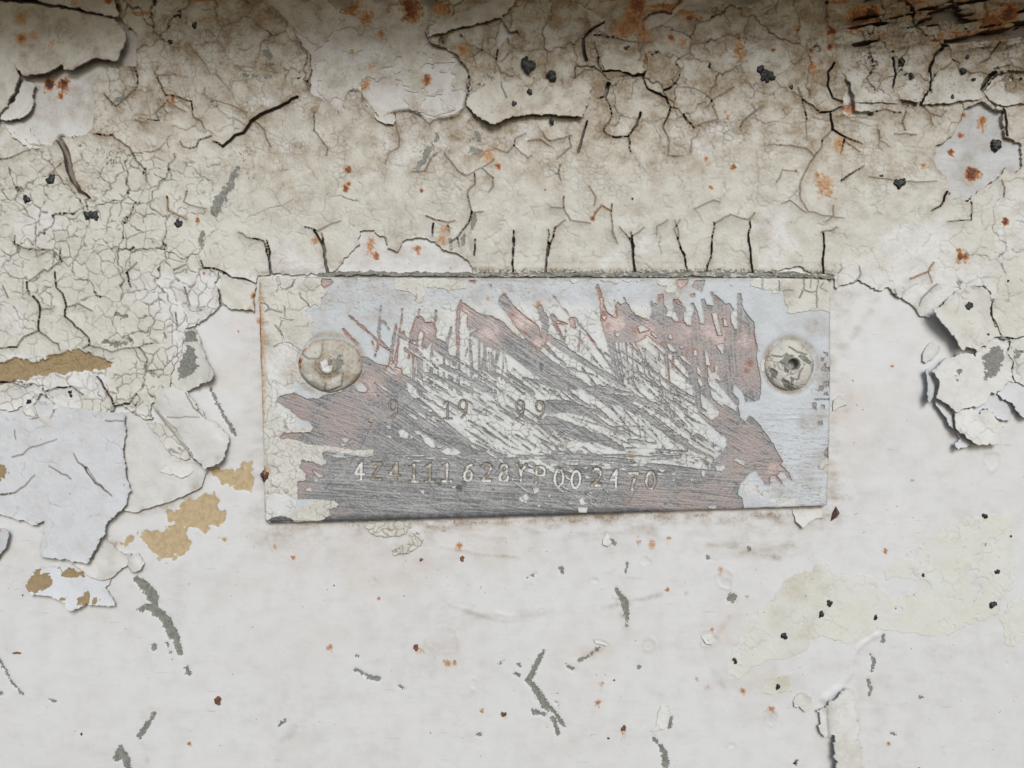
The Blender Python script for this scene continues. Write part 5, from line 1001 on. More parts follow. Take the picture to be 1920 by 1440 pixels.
# ---- stamped characters with the paint still caught in them
NAMES = {'Z': '2', 'f': '1', 'l': '1'}
for gi, (ch, ss, wh, w) in enumerate(glyphs):
    xs = [q[0] for s in ss for q in s]; ys = [q[1] for s in ss for q in s]
    g1 = Grid(min(xs) - 6, min(ys) - 6, max(xs) + 6, max(ys) + 6, 0.8)
    q = g1.full(-14.0)
    for s in ss: stroke(g1, q, s, w * .80 if gi < len(ROW) else w * .55, w * .80 if gi < len(ROW) else w * .3, m=8)
    if gi >= len(ROW): q = np.minimum(q, 9 * (fbm(g1.X / 9, g1.Y / 9, gi + 3, 3) + .16))
    nz = fbm(g1.X / 8, g1.Y / 8, gi, 3)
    q = q + .9 * vnoise(g1.X / 3, g1.Y / 3, gi + 2) + .5
    base_h = bilin(gp, hm, g1.X, g1.Y)
    whit = sstep(.18, -.12, nz + .8 * (.55 - wh)) if wh > 0 else g1.full(0.0)
    hh = base_h + np.where(whit > .5, 1.5, .9) + .3 * vnoise(g1.X / 3, g1.Y / 3, 5) + .5 * np.clip(q, 0, 1)
    if wh > .15 or gi >= len(ROW):
        dd = (1 - whit) * (.85 if gi < len(ROW) else .40)
        o = surf("stamped_digit" if ch not in "YP" else "stamped_letter", g1, q, hh, {"mA": (dd, (1 - whit) * (.10 if gi < len(ROW) else .17), (1 - whit) * (.35 if gi < len(ROW) else .55), g1.full(0)), "mB": (.75 * whit, g1.full(0), (1 - whit) * (.2 if gi < len(ROW) else .5), g1.full(0))}, MAT_COAT, parent=plate, bottom=PLATE_H - 4, hs=PLATE_H)
# ---- rivets
def rivet(cx, cy, rx, ry, hole, seed):
    g1 = Grid(cx - rx - 14, cy - ry - 14, cx + rx + 14, cy + ry + 14, 1.1)
    x, y = g1.X, g1.Y
    a = np.arctan2(y - cy, x - cx)
    wob = 1 + .02 * np.sin(3 * a + seed) + .012 * np.sin(5 * a + 2 * seed)
    d = np.hypot((x - cx) / rx, (y - cy) / ry) / wob
    q = (1 - d) * min(rx, ry) + .6 * vnoise(x / 5, y / 5, 3)
    hx = (21.0 if not hole else 18.0) * np.sqrt(np.clip(1 - d ** 2.4, 0, 1)) ** .9 + PLATE_H - 2.5
    mx, my = (615, 686) if not hole else (1485, 683)
    dm = np.hypot(x - mx, (y - my) * 1.05)
    if not hole:
        hx = hx - 2.2 * np.exp(-((dm - 27) / 7) ** 2) - 2.5 * np.exp(-((dm - 44) / 6) ** 2) * sstep(0, .6, np.cos(a + .2))
    else:
        hx = hx + 1.5 * np.exp(-((dm - 13) / 4) ** 2) - 34 * sstep(10.5, 6.5, dm)
    cvv, _ = voronoi(x + 5 * vnoise(x / 9, y / 9, 2), y + 5 * vnoise(x / 9, y / 9, 6), 19, seed)
    cc = np.exp(-(cvv / 1.0) ** 2) * sstep(-.2, .2, fbm(x / 18, y / 18, seed))
    crv = g1.full(-14.0)
    for i, (p, w0, w1) in enumerate([(A1([(440,915),(520,980),(600,1045),(720,1040)]),4,2),(A1([(745,870),(755,950),(720,1040)]),2,1.5),(A1([(770,1400),(790,1310)]),4,2),(A1([(850,1390),(960,1350),(980,1270),(990,1200)]),2.5,1.5)] if not hole else [(A4([(940,1000),(1040,1015),(1100,980)]),2,1.5),(A4([(1130,905),(1210,960),(1330,990)]),2.2,2),(A4([(1230,1270),(1240,1200),(1275,1150)]),2.2,2)]):
        stroke(g1, crv, jag(p, 6, 1.2, 700 + i), w0, w1, m=14)
    cc = np.maximum(cc * (.8 if hole else .22), sstep(-1.5, .5, crv) * (1 if hole else .7))
    hx = hx + .5 * fbm(x / 9, y / 9, seed) + .35 * vnoise(x / 4, y / 4, 5) - 1.8 * cc
    sc_ = g1.full(-14.0); dirt = g1.full(.3); rs = g1.full(0); wt = g1.full(0)
    if hole:
        for p in [A4([(905,1130),(960,1150),(1000,1200),(985,1270),(930,1240)]), A4([(1020,1270),(1060,1250),(1180,1320),(1175,1385),(1090,1370),(1060,1320)]), A4([(1010,1075),(1100,990),(1180,1000),(1130,1060),(1090,1130),(1120,1190),(1070,1210),(1060,1130)]), A4([(1220,1010),(1260,985),(1330,1010),(1390,1080),(1360,1100),(1280,1060)]), A4([(1120,1230),(1220,1270),(1160,1300)]), A4([(960,1100),(1000,1100),(980,1125)])]:
            sc_ = np.maximum(sc_, sdf_poly(g1, p))
        sc_ = np.maximum(sc_, sstep(14, 11, dm) * 14 - 4)
        hx = hx - 1.6 * sstep(-1, 2, sc_)
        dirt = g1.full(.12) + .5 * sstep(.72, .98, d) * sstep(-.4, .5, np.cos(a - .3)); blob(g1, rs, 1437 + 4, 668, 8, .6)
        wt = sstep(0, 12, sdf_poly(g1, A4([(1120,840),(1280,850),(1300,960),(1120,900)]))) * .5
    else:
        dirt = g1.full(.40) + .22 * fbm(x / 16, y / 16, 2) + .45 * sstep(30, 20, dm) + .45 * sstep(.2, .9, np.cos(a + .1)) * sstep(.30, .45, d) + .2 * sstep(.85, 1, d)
        wf = sdf_poly(g1, A1([(745,1085),(800,1030),(860,1040),(875,1110),(870,1190),(810,1215),(760,1170)])) + 1.5 * vnoise(x / 4, y / 4, 2)
        dirt = dirt * (1 - sstep(-1, 1.5, wf)); wt = sstep(-1, 1.5, wf); hx = hx + 1.4 * sstep(-1, 1.5, wf)
        for p in [A1([(540,1210),(640,1220),(640,1290),(590,1290)]), A1([(540,880),(585,880),(580,915),(545,910)])]:
            w2 = sstep(-1, 1, sdf_poly(g1, p)); dirt = dirt * (1 - w2); wt = np.maximum(wt, w2); hx = hx + w2
        blob(g1, rs, 561, 677, 12, .95); blob(g1, rs, 563, 688, 8, .7); blob(g1, rs, 568, 655, 12, .55)
        w3 = sdf_poly(g1, A1([(560,920),(640,870),(740,860),(745,940),(720,1040),(600,1050),(530,990)])); dirt = dirt * (1 - .6 * sstep(-2, 6, w3))
        w3 = sdf_poly(g1, A1([(780,1390),(820,1310),(960,1220),(980,1270),(950,1340),(850,1390)])); dirt = dirt * (1 - .7 * sstep(-1, 2, w3)); hx = hx + 1.3 * sstep(-1, 1, w3)
        gsc = sdf_poly(g1, A1([(880,1030),(980,960),(1030,1060),(1000,1180),(880,1230),(870,1190)])); sc_ = np.maximum(sc_, gsc - 3 - 5 * vnoise(x / 6, y / 6, 4))
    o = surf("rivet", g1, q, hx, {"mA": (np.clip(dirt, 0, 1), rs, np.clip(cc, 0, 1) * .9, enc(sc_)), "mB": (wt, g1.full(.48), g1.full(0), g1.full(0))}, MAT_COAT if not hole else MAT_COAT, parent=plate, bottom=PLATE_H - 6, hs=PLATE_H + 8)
    return o
rv1 = rivet(*RIV[0], False, 3); rv1['label'] = "dirty cream rivet head with a filled centre"
g2 = Grid(590, 660, 642, 712, .9)
qd = np.hypot(g2.X - 615, (g2.Y - 686) * 1.05); aa = np.arctan2(g2.Y - 686, g2.X - 615)
q2 = 17 - qd + 1.2 * np.sin(3 * aa + 1) + .8 * vnoise(g2.X / 4, g2.Y / 4, 2)
wf2 = sdf_poly(g2, A1([(745,1085),(800,1030),(860,1040),(875,1110),(870,1190),(810,1215),(760,1170)])) + 1.8 * vnoise(g2.X / 4, g2.Y / 4, 2)
w2 = sstep(-1, 1.5, wf2)
surf("pin", g2, q2, PLATE_H + 19.0 + 3.5 * sstep(17, 11, qd) - 1.6 * sstep(8, 3, np.hypot(g2.X - 618, g2.Y - 690)) + 1.2 * w2 + .5 * vnoise(g2.X / 4, g2.Y / 4, 5), {"mA": (.85 * (1 - w2), g2.full(0), .25 * (1 - w2), enc(sdf_poly(g2, A1([(830,1050),(870,1040),(880,1110),(840,1110)])) + 2 * vnoise(g2.X / 3, g2.Y / 3, 4))), "mB": (w2, g2.full(.4), g2.full(0), g2.full(0))}, MAT_COAT, parent=rv1, bottom=PLATE_H + 4, hs=PLATE_H + 8)
rv2 = rivet(*RIV[1], True, 5); rv2['label'] = "flaking rivet head with a dark hollow centre"
def lump(name, cx, cy, rx, ry, hh, base, mat, parent, seed, hs=0.0, step=.9, attrs=None):
    g1 = Grid(cx - rx - 4, cy - ry - 4, cx + rx + 4, cy + ry + 4, step)
    a = np.arctan2(g1.Y - cy, g1.X - cx)
    rr = np.random.default_rng(seed); p1, p2, p3 = rr.uniform(0, 6.28, 3)
    d = np.hypot((g1.X - cx) / rx, (g1.Y - cy) / ry) / (1 + .16 * np.sin(2 * a + p1) + .12 * np.sin(3 * a + p2) + .09 * np.sin(5 * a + p3))
    q = (1 - d) * min(rx, ry) + .7 * vnoise(g1.X / 3, g1.Y / 3, seed)
    h = base + hh * np.sqrt(np.clip(1 - d * d, 0, 1)) + .22 * hh * vnoise(g1.X / 3.2, g1.Y / 3.2, seed + 1)
    return surf(name, g1, q, h, attrs or {}, mat, parent=parent, bottom=base - 2, hs=hs)
# grime along the top edge of the plate where the coat stops, and the rusty hole at its left edge
gs = Grid(560, 498, 1568, 528, 1.2)
ln = gs.full(-14.0)
stroke(gs, ln, jag([(600,517),(660,513),(760,515),(900,516),(1040,516),(1200,517),(1300,514),(1400,517),(1480,516),(1556,519)], 9, 1.2, 77), 7, 9, m=10)
ln += 1.6 * vnoise(gs.X / 7, gs.Y / 4, 3) + 1.0 * vnoise(gs.X / 3, gs.Y / 3, 5)
hg = 8.5 + 2.4 * fbm(gs.X / 22, gs.Y / 4, 6, 3) + 1.0 * vnoise(gs.X / 4, gs.Y / 3, 8)
surf("grime_bead", gs, ln, hg, {"mA": (np.clip(.55 + .5 * fbm(gs.X / 16, gs.Y / 5, 3), 0, 1), gs.full(0), np.clip(.05 + .8 * fbm(gs.X / 20, gs.Y / 3, 5), 0, .55), enc(4 + 14 * fbm(gs.X / 14, gs.Y / 6, 9))), "mB": (gs.full(.3), gs.full(.7), gs.full(0), gs.full(0))}, MAT_COAT, parent=plate, bottom=0)
for i, (x, y, rx, ry) in enumerate([(1181,853,9,7),(695,788,4,6),(722,790,3,3)]): lump("dirt_lump", x, y, rx, ry, 3.0, PLATE_H, MAT_COAT, plate, 60 + i, PLATE_H, attrs={"mA": (.75, .15, .1, 0.0), "mB": (0.0, .6, 0.0, 0.0)})
lump("rust_scab", 497, 892, 7, 12, 2.5, PLATE_H + 1, MAT_SHARD, plate, 71, PLATE_H)
lump("paint_blister", 517, 903, 11, 10, 4.0, PLATE_H + 2, MAT_COAT, plate, 72, PLATE_H, attrs={"mA": (.12, 0.0, 0.0, 0.0), "mB": (.3, .1, 0.0, 0.0)})

# ================================================================== the frame lip above the panel (just out of the picture; it shades the top)
def lip():
    n = 140
    xs = np.linspace(-3400, 5300, n)
    prof = [(0, 0.0), (6, -0.5), (60, -0.35), (330, 0.0), (420, 4.0), (444, 14.0), (450, 60.0), (450, 900.0), (0, 900.0)]
    vs = []; rr = np.random.default_rng(3)
    for i, x in enumerate(xs):
        wv = 4 * math.sin(i * .9) + 3 * math.sin(i * 2.3 + 1)
        for k, (out, up) in enumerate(prof):
            y = -70 - up + (wv * .6 if k < 3 else 0)
            vs.append(((x - 960) * PX, -out * PX + (0.0 if k not in (0, 8) else 0.0006), (720 - y) * PX))
    q = []
    m = len(prof)
    for i in range(n - 1):
        for k in range(m):
            k2 = (k + 1) % m
            q.append((i * m + k, (i + 1) * m + k, (i + 1) * m + k2, i * m + k2))
    me = make_mesh("frame_lip", np.array(vs), np.array(q), {}, 0); me.materials.append(MAT_LEDGE)
    o = bpy.data.objects.new("frame_lip", me); C.objects.link(o)
    tag(o, "grimy overhanging frame lip shading the top of the panel", kind="structure")
lip()

# ================================================================== loose and curling flakes of paint
def flake(name, label, poly, mat, h0=1.0, lift=(0, 0), pw=1.6, roll=None, thick=2.6, alt=0.0, dirt=.10, mould=.06, cell=24, crack=.5, jitter=1.0, scuffs=(), tans=(), rusts=(), cuts=(), seed=1, step=1.5, bulge=0.0, drift=0.0, alts=(), dsp=(), cat="paint flake"):
    xs = [p[0] for p in poly]; ys = [p[1] for p in poly]
    g = Grid(min(xs) - 8, min(ys) - 8, max(xs) + 8, max(ys) + 8, step)
    x, y = g.X, g.Y
    q = sdf_poly(g, poly) + jitter * (1.2 * vnoise(x / 16, y / 16, seed + 6) + 1.8 * vnoise(x / 8, y / 8, seed) + 1.4 * vnoise(x / 3.6, y / 3.6, seed + 3))
    h = h0 + bilin(gb, h_flat, x, y)
    L = math.hypot(*lift)
    if L > 0:
        u = (x * lift[0] + y * lift[1]) / L; us = [(a * lift[0] + b * lift[1]) / L for a, b in poly]
        t = np.clip((u - min(us)) / (max(us) - min(us)), 0, 1.05)
        h = h + L * t ** pw
    if roll is not None:                                    # (axis point, axis direction degrees, radius px, height)
        (ax, ay), deg, rad, hh = roll
        a = math.radians(deg); s = (-(x - ax) * math.sin(a) + (y - ay) * math.cos(a)) / rad
        h = h + hh * np.sqrt(np.clip(1 - s * s, 0.0, 1))
    if bulge:
        h = h + bulge * np.sqrt(np.clip(q / (0.35 * min(max(xs) - min(xs), max(ys) - min(ys))), 0, 1))
    h = h + .9 * fbm(x / 34, y / 34, seed, 2) + .25 * fbm(x / 9, y / 9, seed + 2) + .15 * vnoise(x / 4, y / 4, seed + 5)
    h = h + (1.6 * vnoise(x / 15, y / 15, seed + 2) + 1.0) * np.exp(-np.maximum(q, 0) / 6.0)
    v, _ = voronoi(x + 8 * vnoise(x / 12, y / 12, seed), y + 8 * vnoise(x / 12, y / 12, seed + 1), cell, 50 + seed)
    hair = np.exp(-(v / 1.2) ** 2) * sstep(-.25, .2, fbm(x / 26, y / 26, seed + 4, 3) + (crack - .5)) * min(1, crack * 1.6)
    crv = g.full(-14.0)
    for i, (p, a, b) in enumerate(cuts): stroke(g, crv, jag(p, 8, 1.4, 900 + i + seed), a, b, m=14)
    if cuts: q = np.minimum(q, np.where(crv > -.8, -crv, 14))
    h = h - 1.5 * hair
    sc = g.full(-14.0); tn = g.full(-14.0)
    for p in scuffs: sc = np.maximum(sc, sdf_poly(g, p))
    if scuffs: sc = sc - 7 * sstep(-.1, .35, fbm(x / 13, y / 5, seed + 6))
    for p in tans: tn = np.maximum(tn, sdf_poly(g, p))
    if tans: tn = np.where(tn > -13, tn + 9 * (fbm(x / 15, y / 11, seed + 7, 4) + .02) + 2 * vnoise(x / 4, y / 4, seed), tn)
    r = g.full(0)
    for a, b, c, d in rusts: blob(g, r, a, b, c, d)
    al = g.full(alt)
    for p in alts: al = np.maximum(al, sstep(-1, 2, sdf_poly(g, p) + 1.5 * vnoise(x / 6, y / 6, 3)))
    dd = dirt * (1 + .9 * fbm(x / 18, y / 14, seed + 3, 3)) + .10 * fbm(x / 30, y / 30, seed) + .12 * np.exp(-np.maximum(q, 0) / 2.0)
    for a, b, c, d in dsp: blob(g, dd, a, b, c, d)
    A = {"mA": (np.clip(dd, 0, 1), r, np.clip(hair * .7 + .8 * sstep(-1.5, .3, crv), 0, 1), enc(sc)), "mB": (al, g.full(mould), g.full(0), enc(tn))}
    o = surf(name, g, q, h, A, mat, thick=thick)
    if o: tag(o, label, cat)
    return o
M1 = lambda p: P(0, 0, 4.8, p)
M2 = lambda p: P(1640, 560, 4.8, p)
# lower left
flake("paint_sheet", "large blue white paint sheet peeling at the left edge below the tan scrape", [(-240,735),(60,750),(150,765),(240,778),(241,813),(235,840),(245,897),(253,917),(243,947),(227,960),(207,980),(205,997),(197,1007),(173,1053),(147,1050),(100,1043),(82,1040),(90,973),(70,982),(0,960),(-240,945)],
  MAT_BLUE, h0=.6, lift=(12, 11), pw=2.0, thick=2.5, cell=48, crack=.30, alt=.05, dirt=.08, seed=2, tans=[Z4([(-60,1160),(0,1165),(50,1170),(60,1220),(0,1260),(-60,1260)])],
  cuts=[(Z4([(430,1110),(455,1160),(500,1190)]),1.5,3),(Z4([(500,1190),(560,1270),(650,1345)]),6,1.5),(Z4([(-30,1345),(100,1330),(150,1290),(210,1230)]),3,1.5),(Z4([(290,1180),(340,1205),(415,1250)]),1.5,2),(Z4([(80,1130),(140,1115),(170,1085),(330,1030)]),2,1.2),(Z4([(90,980),(98,1030)]),1.5,1.5),(Z4([(610,925),(720,926)]),2,1.2)])
flake("paint_sheet", "smooth beige paint sheet with a thick grimy lower edge left of the plate", [(228,772),(277,780),(300,813),(363,860),(392,880),(380,913),(347,930),(310,943),(277,953),(257,960),(236,955),(246,917),(236,870),(236,800)],
  MAT_GREY, h0=.8, lift=(2.5, 5.0), pw=1.6, thick=3.5, alt=.35, cell=70, crack=.05, dirt=.08, seed=3, jitter=.6, dsp=[(320,945,30,.45),(370,915,24,.5),(270,957,20,.4)])
flake("curled_flake", "large rolled grey paint curl pointing down toward the plate", [(297,743),(307,732),(323,725),(353,731),(372,758),(392,782),(417,800),(433,820),(431,853),(417,868),(393,877),(377,862),(360,835),(327,795),(293,763)],
  MAT_GREY, h0=2.0, lift=(7, 8), pw=1.2, roll=((330,760), 54, 43, 11), thick=2.6, cell=46, crack=.22, dirt=.10, seed=4, jitter=1.2, cuts=[(Z4([(1060,770),(1110,850),(1160,900)]),1.2,1.6),(Z4([(960,905),(1140,905)]),.9,.9)], dsp=[(418,860,16,.5)], alt=.12)
flake("curled_flake", "narrow cream strip rolled along the left side of the grey curl", [(293,757),(303,768),(330,797),(355,825),(372,843),(384,850),(382,858),(364,861),(352,850),(333,822),(310,792),(292,766)],
  MAT_COAT, h0=3.0, roll=((335,808), 52, 9, 9), thick=2.2, cell=26, crack=.4, dirt=.05, alt=.3, seed=5)
flake("paint_flake", "long cracked cream flake lying beside the rolled strip", [(277,793),(293,790),(317,800),(350,833),(362,860),(350,863),(323,853),(300,820)],
  MAT_COAT, h0=3.0, lift=(2, 3), thick=2.2, cell=24, crack=.8, dirt=.05, alt=.2, seed=6)
flake("paint_flake", "thin crumpled pale flake at the foot of the cracked cream flake", [(317,862),(335,858),(355,865),(372,862),(372,875),(358,888),(345,897),(325,888),(303,883)],
  MAT_GREY, h0=4.0, lift=(0, 3), thick=1.5, cell=20, crack=.4, alt=.8, dirt=.05, seed=7)
flake("paint_flake", "grey scuffed flake lifting toward the plate beside the bare strip", [(347,617),(371,615),(381,637),(391,667),(411,697),(404,713),(380,722),(350,736),(330,732),(322,710),(330,680),(340,655),(345,630)],
  MAT_COAT, h0=4.0, lift=(20, 2), pw=1.8, thick=3.0, cell=28, crack=.35, dirt=.06, alt=.5, seed=8, scuffs=[[(350,640),(375,660),(380,690),(360,705),(335,715),(335,690),(345,665)],[(345,615),(370,615),(375,640),(350,645)]])
flake("paint_flake", "square cream chip bridging to the rusty left edge of the plate", [(414,512),(433,522),(460,528),(481,536),(480,584),(458,582),(437,580),(418,566)],
  MAT_COAT, h0=3.5, lift=(3, 4), thick=3.0, cell=40, crack=.15, dirt=.07, seed=9, rusts=[(478,555,12,.75),(470,582,14,.45),(480,570,10,.6)])
flake("paint_flake", "blue white flake mottled with tan at the bottom of the left cluster", [(55,1097),(60,1077),(67,1067),(80,1063),(110,1060),(133,1050),(187,1057),(213,1073),(207,1093),(200,1100),(213,1117),(222,1133),(200,1132),(167,1130),(140,1143),(117,1120),(100,1115),(67,1113)],
  MAT_BLUE, h0=1.2, lift=(-2, 16), pw=1.8, thick=2.2, cell=50, crack=.05, dirt=.04, seed=10, tans=[BL([(165,410),(180,350),(220,325),(300,345),(300,400),(260,420),(210,450),(165,440)]),BL([(330,310),(480,340),(480,360),(380,370)]),BL([(440,480),(500,450),(520,490),(460,510)]),BL([(540,470),(590,480),(540,500)]),BL([(360,480),(400,470),(390,500)])])
flake("paint_sheet", "grey white paint fold between the blue sheet and the tan mottled flake", [(100,1035),(147,1045),(175,1048),(200,1010),(233,1040),(247,1038),(240,1060),(220,1075),(200,1088),(167,1078),(147,1060)],
  MAT_GREY, h0=2.4, lift=(1, 5), thick=2.4, cell=50, crack=.1, alt=.5, dirt=.12, seed=11, dsp=[(215,1080,26,.4),(205,1010,20,.6)])
flake("curled_flake", "tiny pale curl on the right end of the grey white fold", [(246,1042),(262,1037),(271,1052),(267,1066),(254,1073),(241,1064)],
  MAT_GREY, h0=3, roll=((255,1055), 62, 14, 8), thick=1.8, alt=.7, dirt=.15, cell=30, crack=.2, seed=12, step=1.2)
flake("curled_flake", "small brown edged curl cut off by the left border of the photo", [(-22,990),(-2,990),(8,989),(20,990),(25,1003),(17,1027),(2,1046),(-22,1056)],
  MAT_BLUE, h0=2, lift=(8, 0), roll=((10,1015), 104, 22, 5), thick=2.0, cell=40, crack=.1, dirt=.12, seed=13, rusts=[(5,992,9,.6)])
# right cluster
flake("paint_flake", "big cream flake with one black speck lifting above the right cluster", M2([(440,110),(520,90),(600,30),(700,-60),(860,-120),(990,-80),(1040,20),(1020,110),(1030,200),(1085,260),(1110,320),(1180,350),(1060,350),(1050,375),(1000,380),(975,430),(930,435),(890,470),(850,450),(770,440),(735,475),(700,450),(660,380),(600,300),(540,235),(470,160)]),
  MAT_COAT, h0=4.2, lift=(-22, 13), pw=2.0, thick=3.0, cell=34, crack=.35, alt=.35, dirt=.06, seed=14)
flake("paint_flake", "wide white flake with grey scuffs in the middle of the right cluster", M2([(480,655),(545,590),(600,530),(690,535),(740,490),(820,495),(880,520),(905,470),(985,430),(990,380),(1050,390),(1130,400),(1200,370),(1175,500),(1220,560),(1215,690),(1230,745),(1180,745),(1130,810),(1060,850),(1015,845),(965,930),(920,965),(850,975),(765,990),(695,1025),(600,935),(505,890),(535,780),(520,720)]),
  MAT_COAT, h0=3.2, lift=(-14, 9), pw=1.4, thick=2.6, cell=44, crack=.25, alt=.75, dirt=.05, seed=15, scuffs=[M2([(930,540),(1030,420),(1130,420),(1160,500),(1130,640),(1050,720),(960,740),(960,640)]),M2([(690,660),(760,580),(770,680),(720,760),(690,740)])])
flake("paint_flake", "crumpled white flake hanging at the bottom of the right cluster", M2([(695,1030),(765,995),(850,980),(920,1045),(930,1010),(1000,995),(1050,1040),(1080,1100),(1065,1150),(1090,1180),(1075,1320),(975,1295),(960,1308),(870,1308),(765,1250),(750,1205),(710,1195),(680,1165),(675,1090)]),
  MAT_COAT, h0=7, lift=(-6, 14), pw=1.3, thick=2.2, cell=30, crack=.4, alt=.95, dirt=.03, seed=16)
flake("paint_flake", "blue white sliver standing out left of the scuffed white flake", M2([(430,640),(465,635),(490,670),(525,730),(535,785),(505,900),(435,938),(428,860),(440,760)]),
  MAT_BLUE, h0=1.5, lift=(-17, 3), pw=1.0, thick=2.2, cell=60, crack=.05, dirt=.05, seed=17)
flake("paint_flake", "blue white layer under the left edge of the crumpled white flake", M2([(520,900),(600,940),(690,1030),(680,1100),(680,1170),(640,1145),(600,1070),(570,1000),(535,950)]),
  MAT_BLUE, h0=3, lift=(-8, 6), thick=2.2, cell=60, crack=.05, alt=.25, dirt=.04, seed=18)
flake("paint_flake", "small blue white tab below the crumpled white flake", M2([(735,1205),(760,1250),(850,1300),(790,1330),(740,1345),(705,1365),(670,1320),(690,1290),(740,1260)]),
  MAT_BLUE, h0=5.0, lift=(-6, 10), thick=2.2, cell=60, crack=.05, alt=.1, dirt=.02, seed=19)
flake("paint_flake", "flat blue grey layer between the crumpled flake and the right border", M2([(850,980),(960,930),(1020,840),(1070,860),(1110,900),(1170,950),(1195,1030),(1210,1100),(1120,1090),(1080,1080),(1050,1040),(1000,990),(925,1010),(920,1045)]),
  MAT_BLUE, h0=2.0, lift=(2, 4), thick=2.2, cell=60, crack=.05, dirt=.06, seed=20)
flake("paint_flake", "blue white flake with a pointed lower corner at the right border", M2([(1085,860),(1120,810),(1190,755),(1240,750),(1300,775),(1345,770),(2300,770),(2300,1000),(1345,1060),(1305,1088),(1240,1000),(1200,935),(1130,900)]),
  MAT_BLUE, h0=4, lift=(2, 14), thick=2.4, cell=50, crack=.15, dirt=.06, seed=21, alt=.1)
flake("paint_flake", "cream flake beside the long crack at the right border", M2([(1205,370),(1260,365),(1345,345),(2300,345),(2300,800),(1330,775),(1240,745),(1215,690),(1225,560),(1180,500)]),
  MAT_COAT, h0=4.4, lift=(0, 3), thick=2.6, cell=36, crack=.6, alt=.6, dirt=.06, seed=22, scuffs=[M2([(1215,480),(1280,420),(1330,470),(1270,560),(1225,570)])])
flake("paint_flake", "lone oval grey chip left of the right cluster", M2([(485,395),(515,385),(580,440),(575,480),(520,540),(450,580),(415,560),(415,500),(450,440)]),
  MAT_GREY, h0=1.0, lift=(-2, 2), thick=2.0, bulge=2.0, alt=.3, cell=80, crack=0, dirt=.12, jitter=.5, seed=23, step=1.2)
# bottom right strip and its neighbours
flake("hanging_strip", "long white paint strip hanging down at the bottom right border", BR([(752,1110),(800,1080),(825,1060),(868,1010),(890,985),(930,1000),(960,1060),(975,1150),(968,1250),(990,1310),(982,1400),(1000,1440),(1000,1620),(850,1620),(832,1370),(832,1240),(795,1265),(762,1230)]),
  MAT_COAT, h0=2.0, lift=(-4, 16), pw=1.0, roll=((1580,1420), 88, 30, 9), thick=2.6, cell=70, crack=.08, alt=.85, dirt=.09, seed=24, jitter=1.8, dsp=[(1555,1350,22,.3),(1545,1330,14,.3)])
flake("paint_flake", "small upturned white flake left of the hanging strip", BR([(615,1060),(640,1030),(670,1010),(720,1035),(705,1075),(718,1090),(680,1122),(650,1090),(625,1095)]),
  MAT_COAT, h0=1.0, lift=(3, 5), thick=1.8, cell=50, crack=.1, alt=.8, dirt=.12, seed=25, step=1.2)
# upper left
flake("curled_flake", "large bent flake with olive shaded back in the top left corner", M1([(-700,-20),(0,25),(300,60),(700,120),(1050,200),(1160,285),(1180,400),(1120,600),(930,560),(780,620),(720,672),(640,662),(625,600),(540,660),(440,705),(280,722),(200,640),(110,545),(0,520),(-700,480)]),
  MAT_COAT, h0=2.5, lift=(7, 20), pw=1.4, thick=3.2, cell=90, crack=.06, dirt=.48, seed=26, mould=.4, rusts=[(48,78,20,.75),(70,72,20,.5),(45,38,30,.5),(105,90,16,.4),(120,85,10,.35)], alts=[], dsp=[(120,60,90,.75),(60,30,70,.6),(170,50,60,.6)])
flake("paint_sheet", "lilac paint strip overhanging the bent flake in the top left corner", M1([(-700,-140),(1000,-140),(1075,60),(1130,205),(1045,190),(700,112),(300,35),(0,5),(-700,-30)]),
  MAT_GREY, h0=17, lift=(0, 5), thick=3, cell=90, crack=.03, alt=.2, dirt=.42, seed=48, rusts=[(213,10,14,.9),(150,14,14,.45)])
flake("paint_flake", "round cream flake edge at the left border near the top", [(-150,100),(2,106),(19,112),(40,129),(46,154),(40,183),(23,204),(8,221),(0,240),(-150,244)],
  MAT_COAT, h0=8, lift=(10, 3), pw=1.2, thick=3.5, cell=90, crack=.05, dirt=.22, seed=27)
flake("curled_flake", "small white curl tucked under the round cream flake", M1([(235,728),(360,790),(322,880),(332,950),(290,1040),(222,1085),(100,1112),(48,1092),(60,1010),(150,950),(205,850)]),
  MAT_GREY, h0=2, lift=(4, 8), roll=((40,190), 130, 26, 6), thick=2.5, cell=60, crack=.05, alt=.3, dirt=.20, seed=28, alts=[M1([(60,1030),(200,1000),(300,960),(320,1000),(222,1085),(100,1112),(48,1092)])])
flake("paint_flake", "pale pointed flake below the small white curl in the left corner", M1([(60,1120),(200,1100),(290,1190),(400,1340),(290,1350),(230,1300),(130,1240)]),
  MAT_GREY, h0=1.5, lift=(-3, 5), thick=2.2, cell=60, crack=.05, alt=.3, dirt=.18, seed=29, mould=.3)
# upper middle
flake("curled_flake", "long diagonal curled strip near the top centre", Z2([(500,170),(610,120),(760,50),(860,15),(990,-10),(960,60),(900,120),(860,130),(760,150),(640,190),(560,215),(500,232)]),
  MAT_GREY, h0=3, lift=(-2, 8), roll=((890,40), -20, 24, 10), thick=2.5, cell=80, crack=.03, alt=.25, dirt=.42, seed=30, dsp=[(860,20,40,.4)])
flake("paint_flake", "thick rough cream slab with holes lifting along its lower edge", Z2([(740,400),(800,415),(860,425),(940,400),(1010,400),(1100,430),(1200,450),(1340,450),(1410,490),(1385,600),(1350,680),(1270,668),(1180,665),(1080,662),(1000,672),(930,690),(860,722),(800,690),(750,655),(708,605),(722,520),(725,450)]),
  MAT_COAT, h0=5.0, lift=(0, 19), pw=1.7, thick=4.5, cell=60, crack=.10, dirt=.46, mould=.5, seed=31, cuts=[(Z2([(900,440),(905,500),(930,560)]),1.5,2)])
